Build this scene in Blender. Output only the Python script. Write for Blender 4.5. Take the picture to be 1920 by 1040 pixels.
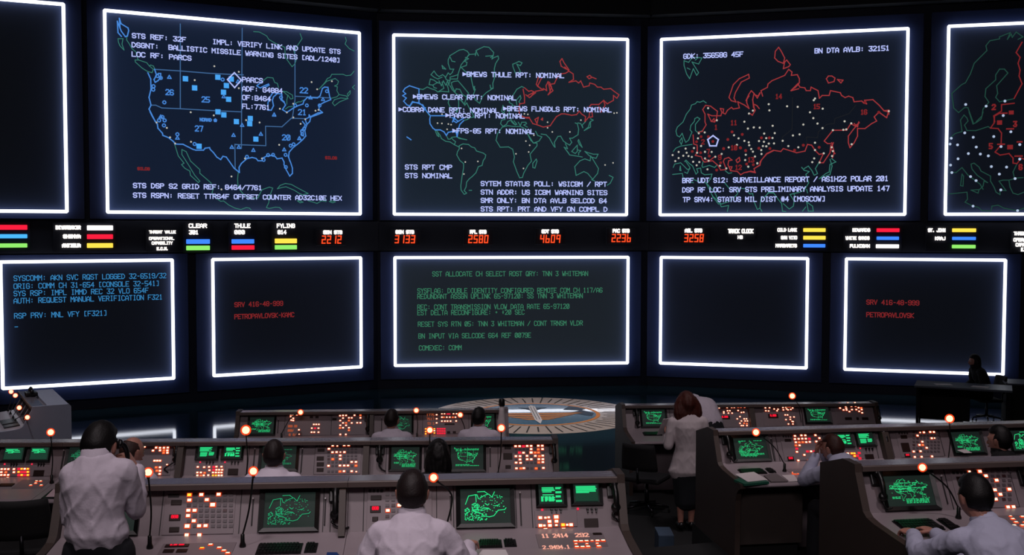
import bpy, bmesh, math, random
from mathutils import Vector, Matrix, noise

random.seed(11)
SC = bpy.context.scene
COL = SC.collection
for _o in list(bpy.data.objects):
    bpy.data.objects.remove(_o)

# ------------------------------------------------------------------ camera
FPX = 2023.2                       # focal length in pixels of the 1920 px frame
PITCH, ROLL = math.radians(2.585), math.radians(0.08)
EYE = Vector((0, 0, 3.65))
_fw = Vector((0, math.cos(PITCH), -math.sin(PITCH)))
_r0 = Vector((1, 0, 0))
_u0 = Vector((0, math.sin(PITCH), math.cos(PITCH)))
_rt = _r0 * math.cos(ROLL) + _u0 * math.sin(ROLL)
_up = _u0 * math.cos(ROLL) - _r0 * math.sin(ROLL)
cam_data = bpy.data.cameras.new('camera')
cam = bpy.data.objects.new('camera', cam_data)
COL.objects.link(cam)
cam_data.sensor_width = 36
cam_data.sensor_fit = 'HORIZONTAL'
cam_data.lens = FPX / 1920 * 36
cam_data.clip_start = 0.05
cam_data.clip_end = 200
cam.matrix_world = Matrix(((_rt.x, _up.x, -_fw.x, EYE.x), (_rt.y, _up.y, -_fw.y, EYE.y),
                           (_rt.z, _up.z, -_fw.z, EYE.z), (0, 0, 0, 1)))
SC.camera = cam

def ray(px, py):
    return (_fw * FPX + _rt * (px - 960) + _up * (520 - py)).normalized()
def at_depth(px, py, Y):
    d = ray(px, py)
    return EYE + d * (Y / d.y)
def at_z(px, py, z):
    d = ray(px, py)
    return EYE + d * ((z - EYE.z) / d.z)
def at_plane(px, py, P, N):
    d = ray(px, py)
    return EYE + d * ((P - EYE).dot(N) / d.dot(N))

# ------------------------------------------------------------------ world, exposure, ceiling lights, added fill
world = bpy.data.worlds.new('world')
SC.world = world
world.use_nodes = True
world.node_tree.nodes['Background'].inputs[0].default_value = (0.02, 0.035, 0.08, 1)
world.node_tree.nodes['Background'].inputs[1].default_value = 0.02
SC.view_settings.view_transform = 'Standard'
SC.view_settings.look = 'None'
SC.view_settings.exposure = 0.0
SC.view_settings.gamma = 1.0
SC.view_settings.use_curve_mapping = False

def spot(name, loc, target, power, colr, size_deg, blend=0.6, radius=0.35):
    l = bpy.data.lights.new(name, 'SPOT')
    l.energy = power
    l.color = colr
    l.spot_size = math.radians(size_deg)
    l.spot_blend = blend
    l.shadow_soft_size = radius
    o = bpy.data.objects.new(name, l)
    COL.objects.link(o)
    o.location = loc
    o.rotation_euler = (Vector(target) - Vector(loc)).to_track_quat('-Z', 'Y').to_euler()
    return o
WARM = (1.0, 0.86, 0.9)
spot('ceiling_spot', (-2.4, 4.6, 8.9), (-2.1, 6.1, 1.6), 381, WARM, 44)
spot('ceiling_spot', (0.6, 4.6, 8.9), (0.1, 6.1, 1.6), 381, WARM, 40)
spot('ceiling_spot', (-3.6, 7.6, 8.9), (-3.2, 9.2, 1.2), 381, WARM, 46)
spot('ceiling_spot', (-0.6, 7.8, 8.9), (-0.6, 9.4, 1.2), 368, WARM, 44)
spot('ceiling_spot', (-1.8, 11.4, 8.9), (-1.7, 13.1, 0.9), 381, WARM, 46)
spot('ceiling_spot', (3.2, 4.8, 8.9), (2.9, 6.4, 1.6), 434, WARM, 38)
spot('ceiling_spot', (4.2, 8.0, 8.9), (3.8, 9.6, 1.2), 459, WARM, 42)
spot('ceiling_spot', (2.6, 10.8, 8.9), (2.4, 12.6, 0.9), 458, WARM, 44)
spot('ceiling_spot', (0.6, 18.5, 8.9), (0.5, 21.2, 0.0), 2524, (1.0, 0.9, 0.86), 38, 0.5)
spot('ceiling_spot', (-8.2, 13.0, 8.9), (-7.4, 16.0, 0.8), 874, (0.9, 0.9, 1.0), 34)  # added fill spot that brightens the angled console at the far left

def area(name, loc, target, power, colr, sx, sy):
    l = bpy.data.lights.new(name, 'AREA')
    l.energy, l.color, l.shape, l.size, l.size_y = power, colr, 'RECTANGLE', sx, sy
    l.spread = math.radians(110)
    o = bpy.data.objects.new(name, l)
    COL.objects.link(o)
    o.location = loc
    o.rotation_euler = (Vector(target) - Vector(loc)).to_track_quat('-Z', 'Y').to_euler()
    return o
# added unseen fill above and behind the camera, softens the shading
area('rear_fill_light', (-0.5, -0.8, 8.8), (0.2, 8.5, 0.8), 85, WARM, 6.0, 1.6)

# ------------------------------------------------------------------ materials
def lin(h):
    h = h.lstrip('#')
    c = [int(h[i:i + 2], 16) / 255 for i in (0, 2, 4)]
    return tuple(x / 12.92 if x <= 0.04045 else ((x + 0.055) / 1.055) ** 2.4 for x in c)
_M = {}
def mat(name, hexc, rough=0.6, metal=0.0, spec=0.5, var=0.12, scale=9.0, bump=0.0, bscale=60.0, coat=0.0):
    if name in _M:
        return _M[name]
    m = bpy.data.materials.new(name)
    m.use_nodes = True
    nt = m.node_tree
    b = nt.nodes['Principled BSDF']
    c = lin(hexc)
    tc = nt.nodes.new('ShaderNodeTexCoord')
    nz = nt.nodes.new('ShaderNodeTexNoise')
    nz.inputs['Scale'].default_value = scale
    nz.inputs['Detail'].default_value = 3
    nt.links.new(tc.outputs['Object'], nz.inputs['Vector'])
    mx = nt.nodes.new('ShaderNodeMixRGB')
    mx.inputs[1].default_value = (*[x * (1 - var) for x in c], 1)
    mx.inputs[2].default_value = (*[min(1, x * (1 + var)) for x in c], 1)
    nt.links.new(nz.outputs['Fac'], mx.inputs[0])
    nt.links.new(mx.outputs[0], b.inputs['Base Color'])
    b.inputs['Roughness'].default_value = rough
    b.inputs['Metallic'].default_value = metal
    b.inputs['Specular IOR Level'].default_value = spec
    b.inputs['Coat Weight'].default_value = coat
    if bump:
        n2 = nt.nodes.new('ShaderNodeTexNoise')
        n2.inputs['Scale'].default_value = bscale
        n2.inputs['Detail'].default_value = 4
        nt.links.new(tc.outputs['Object'], n2.inputs['Vector'])
        bp = nt.nodes.new('ShaderNodeBump')
        bp.inputs['Strength'].default_value = bump
        bp.inputs['Distance'].default_value = 0.02
        nt.links.new(n2.outputs['Fac'], bp.inputs['Height'])
        nt.links.new(bp.outputs['Normal'], b.inputs['Normal'])
    _M[name] = m
    return m
def glow(name, hexc, strength=1.0):
    if name in _M:
        return _M[name]
    m = bpy.data.materials.new(name)
    m.use_nodes = True
    nt = m.node_tree
    nt.nodes.remove(nt.nodes['Principled BSDF'])
    e = nt.nodes.new('ShaderNodeEmission')
    e.inputs[0].default_value = (*lin(hexc), 1)
    e.inputs[1].default_value = strength
    nt.links.new(e.outputs[0], nt.nodes['Material Output'].inputs[0])
    _M[name] = m
    return m
def bulb_halo(name, hexc, strength, clear):
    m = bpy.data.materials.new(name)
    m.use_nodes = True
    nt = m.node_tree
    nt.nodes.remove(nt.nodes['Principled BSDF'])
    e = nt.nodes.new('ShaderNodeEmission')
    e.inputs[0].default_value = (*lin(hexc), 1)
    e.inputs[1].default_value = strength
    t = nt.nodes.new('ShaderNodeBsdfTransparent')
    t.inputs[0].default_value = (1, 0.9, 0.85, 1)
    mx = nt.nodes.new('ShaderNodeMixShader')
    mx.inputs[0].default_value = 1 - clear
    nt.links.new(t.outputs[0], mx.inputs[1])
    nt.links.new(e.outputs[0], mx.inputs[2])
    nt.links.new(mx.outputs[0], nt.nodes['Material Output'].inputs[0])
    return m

M_WALL = mat('navy wall paint', '#1b2440', 0.55, var=0.1, scale=3)
M_BEZEL = mat('navy screen surround', '#1c2b56', 0.5, var=0.06, scale=4)
M_SCREEN = mat('projection screen fabric', '#3a465a', 0.65, spec=0.3, var=0.05, scale=2)
M_BAR = glow('white light tube', '#f2f5ff', 2.6)
M_CREAM = mat('grey cream console paint', '#82767b', 0.5, var=0.07, scale=6)
M_DESK = mat('pale desk laminate', '#978b91', 0.35, var=0.06, scale=8)
M_SHELF = mat('satin shelf laminate', '#6d656c', 0.2, spec=0.7, var=0.02, scale=3)
M_BROWN = mat('brown end board', '#40342f', 0.5, var=0.15, scale=7)
M_DARKP = mat('black plastic', '#0b0b0d', 0.35, var=0.2, scale=20)
M_BLACK = mat('matt black', '#08080a', 0.8, var=0.2, scale=20)
M_SLOT = mat('dark recess', '#1b1519', 0.6)
M_READ = mat('smoked red window', '#23110f', 0.45, spec=0.25)
M_UNLIT = mat('unlit button cap', '#5c5257', 0.45, var=0.25, scale=40)
M_UNLITR = mat('unlit red button cap', '#4a2a2e', 0.45)
M_KNOB = mat('pale knob', '#d8d2d4', 0.3)
M_GLASS = mat('dark tube glass', '#151f1d', 0.12, spec=0.6)
M_GLASSG = mat('grey tube glass', '#222e2a', 0.5, spec=0.15)
_b = M_GLASSG.node_tree.nodes['Principled BSDF']
_b.inputs['Emission Color'].default_value = (*lin('#131c19'), 1)
_b.inputs['Emission Strength'].default_value = 1.0
M_CARPET = mat('dark carpet', '#06080a', 0.95, var=0.3, scale=60, bump=0.3, bscale=220)
M_STEP = mat('step tread', '#34465a', 0.6, var=0.15, scale=30)
M_CHAIRF = mat('black chair fabric', '#101013', 0.8, var=0.25, scale=60, bump=0.2, bscale=300)
M_PAPER = mat('white paper', '#d8d0d2', 0.7, var=0.03)
M_TUBE = mat('chair metal', '#2a2a2e', 0.3, metal=0.8)

def shade(ob, smooth=True):
    for p in ob.data.polygons:
        p.use_smooth = smooth

# ------------------------------------------------------------------ object helpers
WM = {}                                     # world matrix of every parent made here
def tag(o, label=None, cat=None, group=None, kind=None):
    if label: o['label'] = label
    if cat: o['category'] = cat
    if group: o['group'] = group
    if kind: o['kind'] = kind
    return o
def thing(name, label, cat, M=None, group=None):
    o = bpy.data.objects.new(name, None)
    COL.objects.link(o)
    o.empty_display_size = 0.1
    M = M or Matrix.Identity(4)
    o.matrix_world = M
    WM[o.name] = M.copy()
    return tag(o, label, cat, group)
def place(o, parent, M):
    COL.objects.link(o)
    if parent is not None:
        o.parent = parent
        o.matrix_basis = WM[parent.name].inverted() @ M
    else:
        o.matrix_world = M
    WM[o.name] = M.copy()
    return o
def frame(o, x, y, z):
    return Matrix(((x.x, y.x, z.x, o.x), (x.y, y.y, z.y, o.y), (x.z, y.z, z.z, o.z), (0, 0, 0, 1)))
def yaw_at(o, a):
    return Matrix.Translation(Vector(o)) @ Matrix.Rotation(a, 4, 'Z')

class MB:
    """collects world-space geometry for ONE mesh object"""
    def __init__(s):
        s.v, s.f, s.m, s.k = [], [], [], 0
    def add(s, vs, fs):
        b = len(s.v)
        s.v += [Vector(p) for p in vs]
        s.f += [tuple(i + b for i in f) for f in fs]
        s.m += [s.k] * len(fs)
        return s
    def quad(s, a, b, c, d):
        return s.add((a, b, c, d), ((0, 1, 2, 3),))
    def box(s, M, x0, x1, y0, y1, z0, z1, bev=0.0):
        if bev > 0:
            bm = bmesh.new()
            bmesh.ops.create_cube(bm, size=1)
            for v in bm.verts:
                v.co = Vector((x0 + (v.co.x + .5) * (x1 - x0), y0 + (v.co.y + .5) * (y1 - y0), z0 + (v.co.z + .5) * (z1 - z0)))
            bmesh.ops.bevel(bm, geom=bm.edges[:], offset=bev, segments=2, affect='EDGES', profile=0.6)
            bm.verts.index_update()
            s.add([M @ v.co for v in bm.verts], [tuple(v.index for v in f.verts) for f in bm.faces])
            bm.free()
            return s
        vs = [M @ Vector(p) for p in ((x0, y0, z0), (x1, y0, z0), (x1, y1, z0), (x0, y1, z0), (x0, y0, z1), (x1, y0, z1), (x1, y1, z1), (x0, y1, z1))]
        return s.add(vs, ((3, 2, 1, 0), (4, 5, 6, 7), (0, 1, 5, 4), (1, 2, 6, 5), (2, 3, 7, 6), (3, 0, 4, 7)))
    def prism(s, M, poly, x0, x1):
        """polygon in local (y, z), extruded along local x"""
        n = len(poly)
        vs = [M @ Vector((x0, p[0], p[1])) for p in poly] + [M @ Vector((x1, p[0], p[1])) for p in poly]
        return s.add(vs, [tuple(range(n)), tuple(range(2 * n - 1, n - 1, -1))] + [(i, i + n, (i + 1) % n + n, (i + 1) % n) for i in range(n)])
    def tube(s, pts, r, seg=8, caps=True, sy=1.0):
        pts = [Vector(p) for p in pts]
        rs = r if isinstance(r, (list, tuple)) else [r] * len(pts)
        prev = None
        rings = []
        for i, p in enumerate(pts):
            t = (pts[min(i + 1, len(pts) - 1)] - pts[max(i - 1, 0)])
            t = t.normalized() if t.length > 1e-9 else Vector((0, 0, 1))
            a = (prev or (Vector((1, 0, 0)) if abs(t.x) < .9 else Vector((0, 1, 0))))
            a = (a - t * a.dot(t)).normalized()
            prev = a
            b = t.cross(a)
            rings.append([p + (a * math.cos(k * 2 * math.pi / seg) + b * math.sin(k * 2 * math.pi / seg) * sy) * rs[i] for k in range(seg)])
        fs = []
        for i in range(len(rings) - 1):
            for k in range(seg):
                fs.append((i * seg + k, i * seg + (k + 1) % seg, (i + 1) * seg + (k + 1) % seg, (i + 1) * seg + k))
        if caps:
            fs.append(tuple(range(seg - 1, -1, -1)))
            fs.append(tuple((len(rings) - 1) * seg + k for k in range(seg)))
        return s.add([p for R in rings for p in R], fs)
    def ball(s, M, rx, ry, rz, nu=14, nv=9):
        vs = [M @ Vector((0, 0, -rz))]
        for j in range(1, nv):
            th = math.pi * j / nv
            for i in range(nu):
                ph = 2 * math.pi * i / nu
                vs.append(M @ Vector((rx * math.sin(th) * math.cos(ph), ry * math.sin(th) * math.sin(ph), -rz * math.cos(th))))
        vs.append(M @ Vector((0, 0, rz)))
        fs = [(0, 1 + (i + 1) % nu, 1 + i) for i in range(nu)]
        for j in range(nv - 2):
            for i in range(nu):
                a, b = 1 + j * nu, 1 + (j + 1) * nu
                fs.append((a + i, a + (i + 1) % nu, b + (i + 1) % nu, b + i))
        e = len(vs) - 1
        a = 1 + (nv - 2) * nu
        fs += [(a + i, a + (i + 1) % nu, e) for i in range(nu)]
        return s.add(vs, fs)
    def lathe(s, M, prof, seg=16):
        vs, fs = [], []
        for r, z in prof:
            vs += [M @ Vector((r * math.cos(2 * math.pi * k / seg), r * math.sin(2 * math.pi * k / seg), z)) for k in range(seg)]
        for i in range(len(prof) - 1):
            for k in range(seg):
                fs.append((i * seg + k, i * seg + (k + 1) % seg, (i + 1) * seg + (k + 1) % seg, (i + 1) * seg + k))
        fs.append(tuple(range(seg - 1, -1, -1)))
        fs.append(tuple((len(prof) - 1) * seg + k for k in range(seg)))
        return s.add(vs, fs)
    def build(s, name, mats, parent=None, smooth=False, M=None):
        if M is None:
            if parent is not None:
                M = WM[parent.name]
            elif s.v:
                lo = Vector((min(p.x for p in s.v), min(p.y for p in s.v), min(p.z for p in s.v)))
                hi = Vector((max(p.x for p in s.v), max(p.y for p in s.v), max(p.z for p in s.v)))
                M = Matrix.Translation(Vector(((lo.x + hi.x) / 2, (lo.y + hi.y) / 2, lo.z)))
            else:
                M = Matrix.Identity(4)
        inv = M.inverted()
        me = bpy.data.meshes.new(name)
        me.from_pydata([inv @ p for p in s.v], [], s.f)
        for m in (mats if isinstance(mats, (list, tuple)) else [mats]):
            me.materials.append(m)
        for p, k in zip(me.polygons, s.m):
            p.material_index = k
            p.use_smooth = smooth
        me.update()
        o = bpy.data.objects.new(name, me)
        return place(o, parent, M)
def copy_obj(src, parent, M):
    o = src.copy()
    return place(o, parent, M)

# ------------------------------------------------------------------ a plane that things are drawn on
class Plane:
    def __init__(s, o, u, v):
        s.o, s.u, s.v = Vector(o), Vector(u).normalized(), Vector(v).normalized()
        s.n = s.u.cross(s.v)
    def pt(s, a, b, h=0.0):
        return s.o + s.u * a + s.v * b + s.n * h
    def px(s, x, y):
        p = at_plane(x, y, s.o, s.n) - s.o
        return p.dot(s.u), p.dot(s.v)
    def M(s, a=0, b=0, h=0):
        return frame(s.pt(a, b, h), s.u, s.v, s.n)
def ribbons(mb, pl, lines, w, h=0.006):
    """flat strokes of width w lying h in front of the plane"""
    for ln in lines:
        for (a0, b0), (a1, b1) in zip(ln, ln[1:]):
            dx, dy = a1 - a0, b1 - b0
            L = math.hypot(dx, dy)
            if L < 1e-6:
                dx, dy, L = w * .5, 0, 1
                ex, ey = dx, dy
            else:
                ex, ey = dx / L * w * .5, dy / L * w * .5
            nx, ny = -ey, ex
            a0_, b0_, a1_, b1_ = a0 - ex, b0 - ey, a1 + ex, b1 + ey
            mb.quad(pl.pt(a0_ - nx, b0_ - ny, h), pl.pt(a1_ - nx, b1_ - ny, h), pl.pt(a1_ + nx, b1_ + ny, h), pl.pt(a0_ + nx, b0_ + ny, h))
    return mb

# stroke font on a 4 x 6 grid
_G = {
 'A': '00 04 26 44 40/02 42', 'B': '00 06 36 45 44 33 03/33 42 41 30 00', 'C': '45 36 16 05 01 10 30 41', 'D': '00 06 26 44 42 20 00',
 'E': '46 06 00 40/03 33', 'F': '46 06 00/03 33', 'G': '45 36 16 05 01 10 30 41 43 23', 'H': '00 06/40 46/03 43', 'I': '10 30/20 26/16 36',
 'J': '46 41 30 10 01', 'K': '00 06/46 03 40', 'L': '06 00 40', 'M': '00 06 23 46 40', 'N': '00 06 40 46', 'O': '01 05 16 36 45 41 30 10 01',
 'P': '00 06 36 45 44 33 03', 'Q': '01 05 16 36 45 41 30 10 01/22 40', 'R': '00 06 36 45 44 33 03/23 40', 'S': '45 36 16 05 04 13 33 42 41 30 10 01',
 'T': '20 26/06 46', 'U': '06 01 10 30 41 46', 'V': '06 20 46', 'W': '06 10 23 30 46', 'X': '00 46/06 40', 'Y': '06 23 46/23 20', 'Z': '06 46 00 40',
 '0': '01 05 16 36 45 41 30 10 01/11 35', '1': '15 26 20/10 30', '2': '05 16 36 45 44 00 40', '3': '06 46 23 33 42 41 30 10 01', '4': '30 36 02 42',
 '5': '46 06 03 33 42 41 30 00', '6': '45 36 16 05 01 10 30 41 42 33 03', '7': '06 46 20', '8': '13 04 05 16 36 45 44 33 13 02 01 10 30 41 42 33',
 '9': '43 13 04 05 16 36 45 41 30 10 01', ':': '21 21.6/24 24.6', '-': '13 33', '/': '00 46', '[': '36 16 10 30', ']': '16 36 30 10', '#': '10 16/30 36/02 42/04 44',
 '*': '13 33/22 24', '+': '13 33/21 25', '.': '20 20.6', "'": '25 26', '>': '01 05 43 01/12 14/22 24/13 43', ' ': '', '_': '00 40'}
def _parse(c):
    out = []
    for st in _G.get(c, '').split('/'):
        pts = []
        for t in st.split():
            pts.append((float(t[0]), float(t[1:])))
        if pts:
            out.append(pts)
    return out
GLYPH = {c: _parse(c) for c in _G}
def text_strokes(txt, a0, b_mid, a1, height, fill=0.72):
    n = len(txt)
    adv = (a1 - a0) / (n - 1 + fill)
    cw = adv * fill
    L = []
    for i, c in enumerate(txt):
        for ln in GLYPH.get(c, []):
            L.append([(a0 + i * adv + x / 4 * cw, b_mid + (y / 6 - .5) * height) for x, y in ln])
    return L
def T(x0, y0, s, data):
    """polylines traced in an enlarged crop -> frame pixels"""
    out = []
    for ln in data.strip().split('\n'):
        pts = [tuple(float(q) for q in t.split(',')) for t in ln.split()]
        if pts:
            out.append([(x0 + a / s, y0 + b / s) for a, b in pts])
    return out

# ------------------------------------------------------------------ the room
def struct(name, mb, m, smooth=False):
    return tag(mb.build(name, m, None, smooth), kind='structure')
ID = Matrix.Identity(4)
V3 = Vector
Z = V3((0, 0, 1))
ZF = -0.09                                  # main floor
# front wall: three tall flat faces that meet at shallow corners
def wall_line(p, q):
    p, q = V3((*p, 0)), V3((*q, 0))
    d = (q - p).normalized()
    return p, d
PL, DL = wall_line((-8.357, 22.229), (-3.457, 24.771))
PC, DC = wall_line((-2.759, 25.0), (2.733, 25.549))
PR, DR = wall_line((3.467, 25.543), (8.795, 24.116))
def meet(p, d, q, e):
    t = ((q - p).x * e.y - (q - p).y * e.x) / (d.x * e.y - d.y * e.x)
    return p + d * t
CL, CR = meet(PL, DL, PC, DC), meet(PC, DC, PR, DR)
EL, ER = PL - DL * 8, PR + DR * 14
def wall_slab(name, a, b, z0, z1, t=0.3, m=None):
    d = (b - a).normalized()
    back = V3((-d.y, d.x, 0))
    M = frame(a, d, back, Z)
    return struct(name, MB().box(M, -0.08, (b - a).length + 0.08, 0.2, 0.2 + t, z0, z1), m or M_WALL)
wall_slab('wall_front_left', EL, CL, ZF, 9.6)
wall_slab('wall_front_center', CL, CR, ZF, 9.6)
wall_slab('wall_front_right', CR, ER, ZF, 9.6)
W_IN = 0.0
PLANES = {}
for k, (p, d) in dict(left=(PL, DL), center=(PC, DC), right=(PR, DR)).items():
    PLANES[k] = Plane(p, d, Z)

XL, XR, YB = -17.5, 18.5, -6.0
struct('wall_left', MB().box(ID, XL - .3, XL, YB, 27, ZF, 9.6), M_WALL)
struct('wall_right', MB().box(ID, XR, XR + .3, YB, 27, ZF, 9.6), M_WALL)
struct('wall_back', MB().box(ID, XL, XR, YB - .3, YB, ZF, 9.6), M_WALL)
struct('ceiling', MB().box(ID, XL - .3, XR + .3, YB - .3, 28, 9.4, 9.7), mat('black ceiling', '#0a0b0f', 0.9))
# a shallow beam along the top of the front wall
for k, (a, b) in enumerate(((EL, CL), (CL, CR), (CR, ER))):
    d = (b - a).normalized()
    back = V3((-d.y, d.x, 0))
    M = frame(a, d, back, Z)
    struct('trim_%d' % (k + 1), MB().box(M, 0, (b - a).length, -0.25, 0.2, 8.62, 9.4), mat('dark beam paint', '#10141c', 0.6))

# dark strip between the two rows of screens
for k, (a, b) in enumerate(((EL, CL), (CL, CR), (CR, ER))):
    d = (b - a).normalized()
    back = V3((-d.y, d.x, 0))
    struct('trim_%d' % (k + 4), MB().box(frame(a, d, back, Z), 0, (b - a).length, 0.03, 0.2, 3.14, 3.81), mat('dark strip paint', '#0d1326', 0.7))

def floor_mat():
    m = bpy.data.materials.new('polished dark floor')
    m.use_nodes = True
    nt = m.node_tree
    b = nt.nodes['Principled BSDF']
    tc = nt.nodes.new('ShaderNodeTexCoord')
    n1 = nt.nodes.new('ShaderNodeTexNoise')
    n1.inputs['Scale'].default_value = 0.7
    n1.inputs['Detail'].default_value = 5
    mp = nt.nodes.new('ShaderNodeMapping')
    mp.inputs['Scale'].default_value = (0.35, 1.6, 1)
    nt.links.new(tc.outputs['Object'], mp.inputs[0])
    nt.links.new(mp.outputs[0], n1.inputs['Vector'])
    cr = nt.nodes.new('ShaderNodeValToRGB')
    cr.color_ramp.elements[0].color = (*lin('#0c1a22'), 1)
    cr.color_ramp.elements[1].color = (*lin('#16303a'), 1)
    nt.links.new(n1.outputs['Fac'], cr.inputs[0])
    nt.links.new(cr.outputs[0], b.inputs['Base Color'])
    mr = nt.nodes.new('ShaderNodeMapRange')
    mr.inputs['To Min'].default_value = 0.035
    mr.inputs['To Max'].default_value = 0.1
    nt.links.new(n1.outputs['Fac'], mr.inputs[0])
    nt.links.new(mr.outputs[0], b.inputs['Roughness'])
    b.inputs['Specular IOR Level'].default_value = 0.42
    b.inputs['Specular Tint'].default_value = (0.55, 0.75, 1.0, 1)
    return m
M_FLOOR = floor_mat()
struct('floor', MB().box(ID, XL - .3, XR + .3, YB - .3, 28, -0.4, ZF), M_FLOOR)

# ------------------------------------------------------------------ big screens
G_TXT = glow('screen white lettering', '#b9c4ff', 1.0)
G_GRN = glow('screen green line', '#3f8a7c', 0.75)
G_GRND = glow('screen dim green line', '#2b5a4e', 0.6)
G_BLU = glow('screen blue line', '#4f93ea', 0.85)
G_BLUL = glow('screen blue block', '#4aa6f4', 1.0)
G_BLUD = glow('screen slate blue line', '#4a76ac', 0.75)
G_RED = glow('screen red line', '#b03c40', 0.8)
G_REDD = glow('screen dim red lettering', '#a02f33', 0.6)
G_FNT = glow('screen faint line', '#2a2d33', 0.5)
G_DOT = glow('screen pale dot', '#d6d2c4', 0.8)
G_CYA = glow('screen blue lettering', '#3a8cc6', 0.9)
G_GTX = glow('screen green lettering', '#3f8a68', 0.8)
BARW = 0.068
KEEP = {}                                   # traces kept for the small monitors, in 0..1 units
def screen_mat(hexc):
    # projection cloth; the projector's dim black level gives off a little light
    k = 'projection screen ' + hexc
    if k in _M:
        return _M[k]
    m = mat(k, '#2b385a', 0.65, spec=0.3, var=0.05, scale=2)
    b = m.node_tree.nodes['Principled BSDF']
    b.inputs['Emission Color'].default_value = (*lin(hexc), 1)
    b.inputs['Emission Strength'].default_value = 1.0
    return m
class Screen:
    def __init__(s, A, B, z0, z1, label, box=0.0, black='#070809'):
        A, B = V3((A[0], A[1], 0)), V3((B[0], B[1], 0))
        d = (B - A).normalized()
        n = d.cross(Z)
        s.w, s.h = (B - A).length, z1 - z0
        s.pl = Plane(A + Z * z0, d, Z)
        s.root = thing('display_screen', label, 'screen', frame(A + Z * z0, d, -n, Z))
        P = s.pl
        fm = P.M()
        # surround board behind the tubes, the screen cloth, then the tubes
        e = 0.3
        mb = MB()
        mb.box(fm, -e, s.w + e, -min(e, z0 - 0.03) if z0 < 1 else -0.11, s.h + e if z0 > 3 else s.h + 0.1, -0.16 - box, -0.06)
        mb.build('surround_panel', M_BEZEL, s.root)
        MB().box(fm, 0.02, s.w - 0.02, 0.02, s.h - 0.02, -0.06, -0.035).build('screen_surface', screen_mat(black), s.root)
        r = BARW / 2
        for nm, p, q in (('bottom', (r, r), (s.w - r, r)), ('top', (r, s.h - r), (s.w - r, s.h - r)), ('left', (r, r), (r, s.h - r)), ('right', (s.w - r, r), (s.w - r, s.h - r))):
            mb = MB()
            p3, q3 = P.pt(*p, 0.03), P.pt(*q, 0.03)
            t = (q3 - p3).normalized() * r * 0.6
            mb.tube([p3 - t * .9, p3 - t * .5, p3, q3, q3 + t * .5, q3 + t * .9], [r * .5, r * .85, r, r, r * .85, r * .5], 10)
            mb.build('light_tube', M_BAR, s.root, True)
        s.D = Plane(P.pt(0, 0, -0.035), d, Z)
    def lines(s, name, m, pxl, w=0.016, h=0.004, keep=None):
        L = []
        for ln in pxl:
            q = [s.D.px(*p) for p in ln]
            q = [(min(max(a, .05), s.w - .05), min(max(b, .05), s.h - .05)) for a, b in q]
            L.append(q)
        if keep:
            KEEP.setdefault(keep, []).append((w / s.w, [[(a / s.w, b / s.h) for a, b in ln] for ln in L]))
        return ribbons(MB(), s.D, L, w, h).build(name, m, s.root)
    def text(s, txt, x0, y, x1, m, hpx=8.6, w=0.022, y1=None, keep=None, fill=0.74, h=0.008):
        a0, b0 = s.D.px(x0, y)
        a1, b1 = s.D.px(x1, y if y1 is None else y1)
        _, bt = s.D.px(x0, y - hpx / 2)
        _, bb = s.D.px(x0, y + hpx / 2)
        L = text_strokes(txt, a0, b0, a1, bt - bb, fill)
        if keep:
            KEEP.setdefault(keep, []).append((w / s.w, [[(a / s.w, b / s.h) for a, b in ln] for ln in L]))
        return ribbons(MB(), s.D, L, w, h).build('text_line', m, s.root)
    def dots(s, name, m, pts, r=0.022, h=0.007, n=7, keep=None, hollow=False):
        mb = MB()
        cnt = 0
        for p in pts:
            a, b = s.D.px(*p)
            if not (0.06 < a < s.w - .06 and 0.06 < b < s.h - .06):
                continue
            if keep:
                KEEP.setdefault(keep, []).append((2 * r / s.w, [[(a / s.w - r / s.w, b / s.h), (a / s.w + r / s.w, b / s.h)]]))
            ring = [(a + r * math.cos(2 * math.pi * k / n + math.pi / 2), b + r * math.sin(2 * math.pi * k / n + math.pi / 2)) for k in range(n)]
            if hollow:
                ribbons(mb, s.D, [ring + ring[:1]], hollow, h)
            else:
                mb.add([s.D.pt(*q, h) for q in ring], [tuple(range(n))])
            cnt += 1
            if cnt <= 90:
                mb.build(name, m, s.root)
                mb = MB()
        if mb.v:
            tag(mb.build(name + 's' if False else name, m, s.root), kind='stuff')

def pick(plane, x, y):
    a, b = plane.px(x, y)
    p = plane.pt(a, 0)
    return (p.x, p.y)
def out(p, n, k=0.1):
    return p
def dirpt(p, ang, L):
    return (p[0] + math.cos(math.radians(ang)) * L, p[1] + math.sin(math.radians(ang)) * L)
UT, UB, LT, LB = 8.118, 3.948, 3.014, 0.437
a_ = (-8.893, 21.677)
S_UL0 = Screen(dirpt(a_, 180 + 25, 5.52), a_, UB, UT, 'blank dark upper screen cut off at the left edge of the picture', box=0.25)
S_UL1 = Screen((-8.357, 22.229), (-3.457, 24.771), UB, UT, 'upper screen with a blue outline map of the United States', black='#101a2c')
S_UC = Screen((-2.759, 25.0), (2.733, 25.549), UB, UT, 'upper centre screen with a green and red world map', black='#151e26')
S_UR1 = Screen((3.467, 25.543), (8.795, 24.116), UB, UT, 'upper screen with a red outline map of Russia dotted with pale points', black='#0d121a')
S_UR2 = Screen((9.521, 23.862), dirpt((9.521, 23.862), -15, 5.5), UB, UT, 'upper screen with a map of Europe cut off at the right edge', box=0.1, black='#0a0d12')
lj = pick(PLANES['left'], 325.5, 483)
li = pick(PLANES['left'], -3, 490)
S_LL0 = Screen(li, lj, LB, LT, 'lower screen with blue text lines at the far left')
S_LL1 = Screen((-6.481, 23.208), (-3.452, 24.772), LB, LT, 'lower screen with two red text lines left of the centre column')
S_LC = Screen((-2.749, 24.997), (2.777, 25.557), LB, LT, 'wide lower centre screen full of green text', black='#171c1e')
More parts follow.
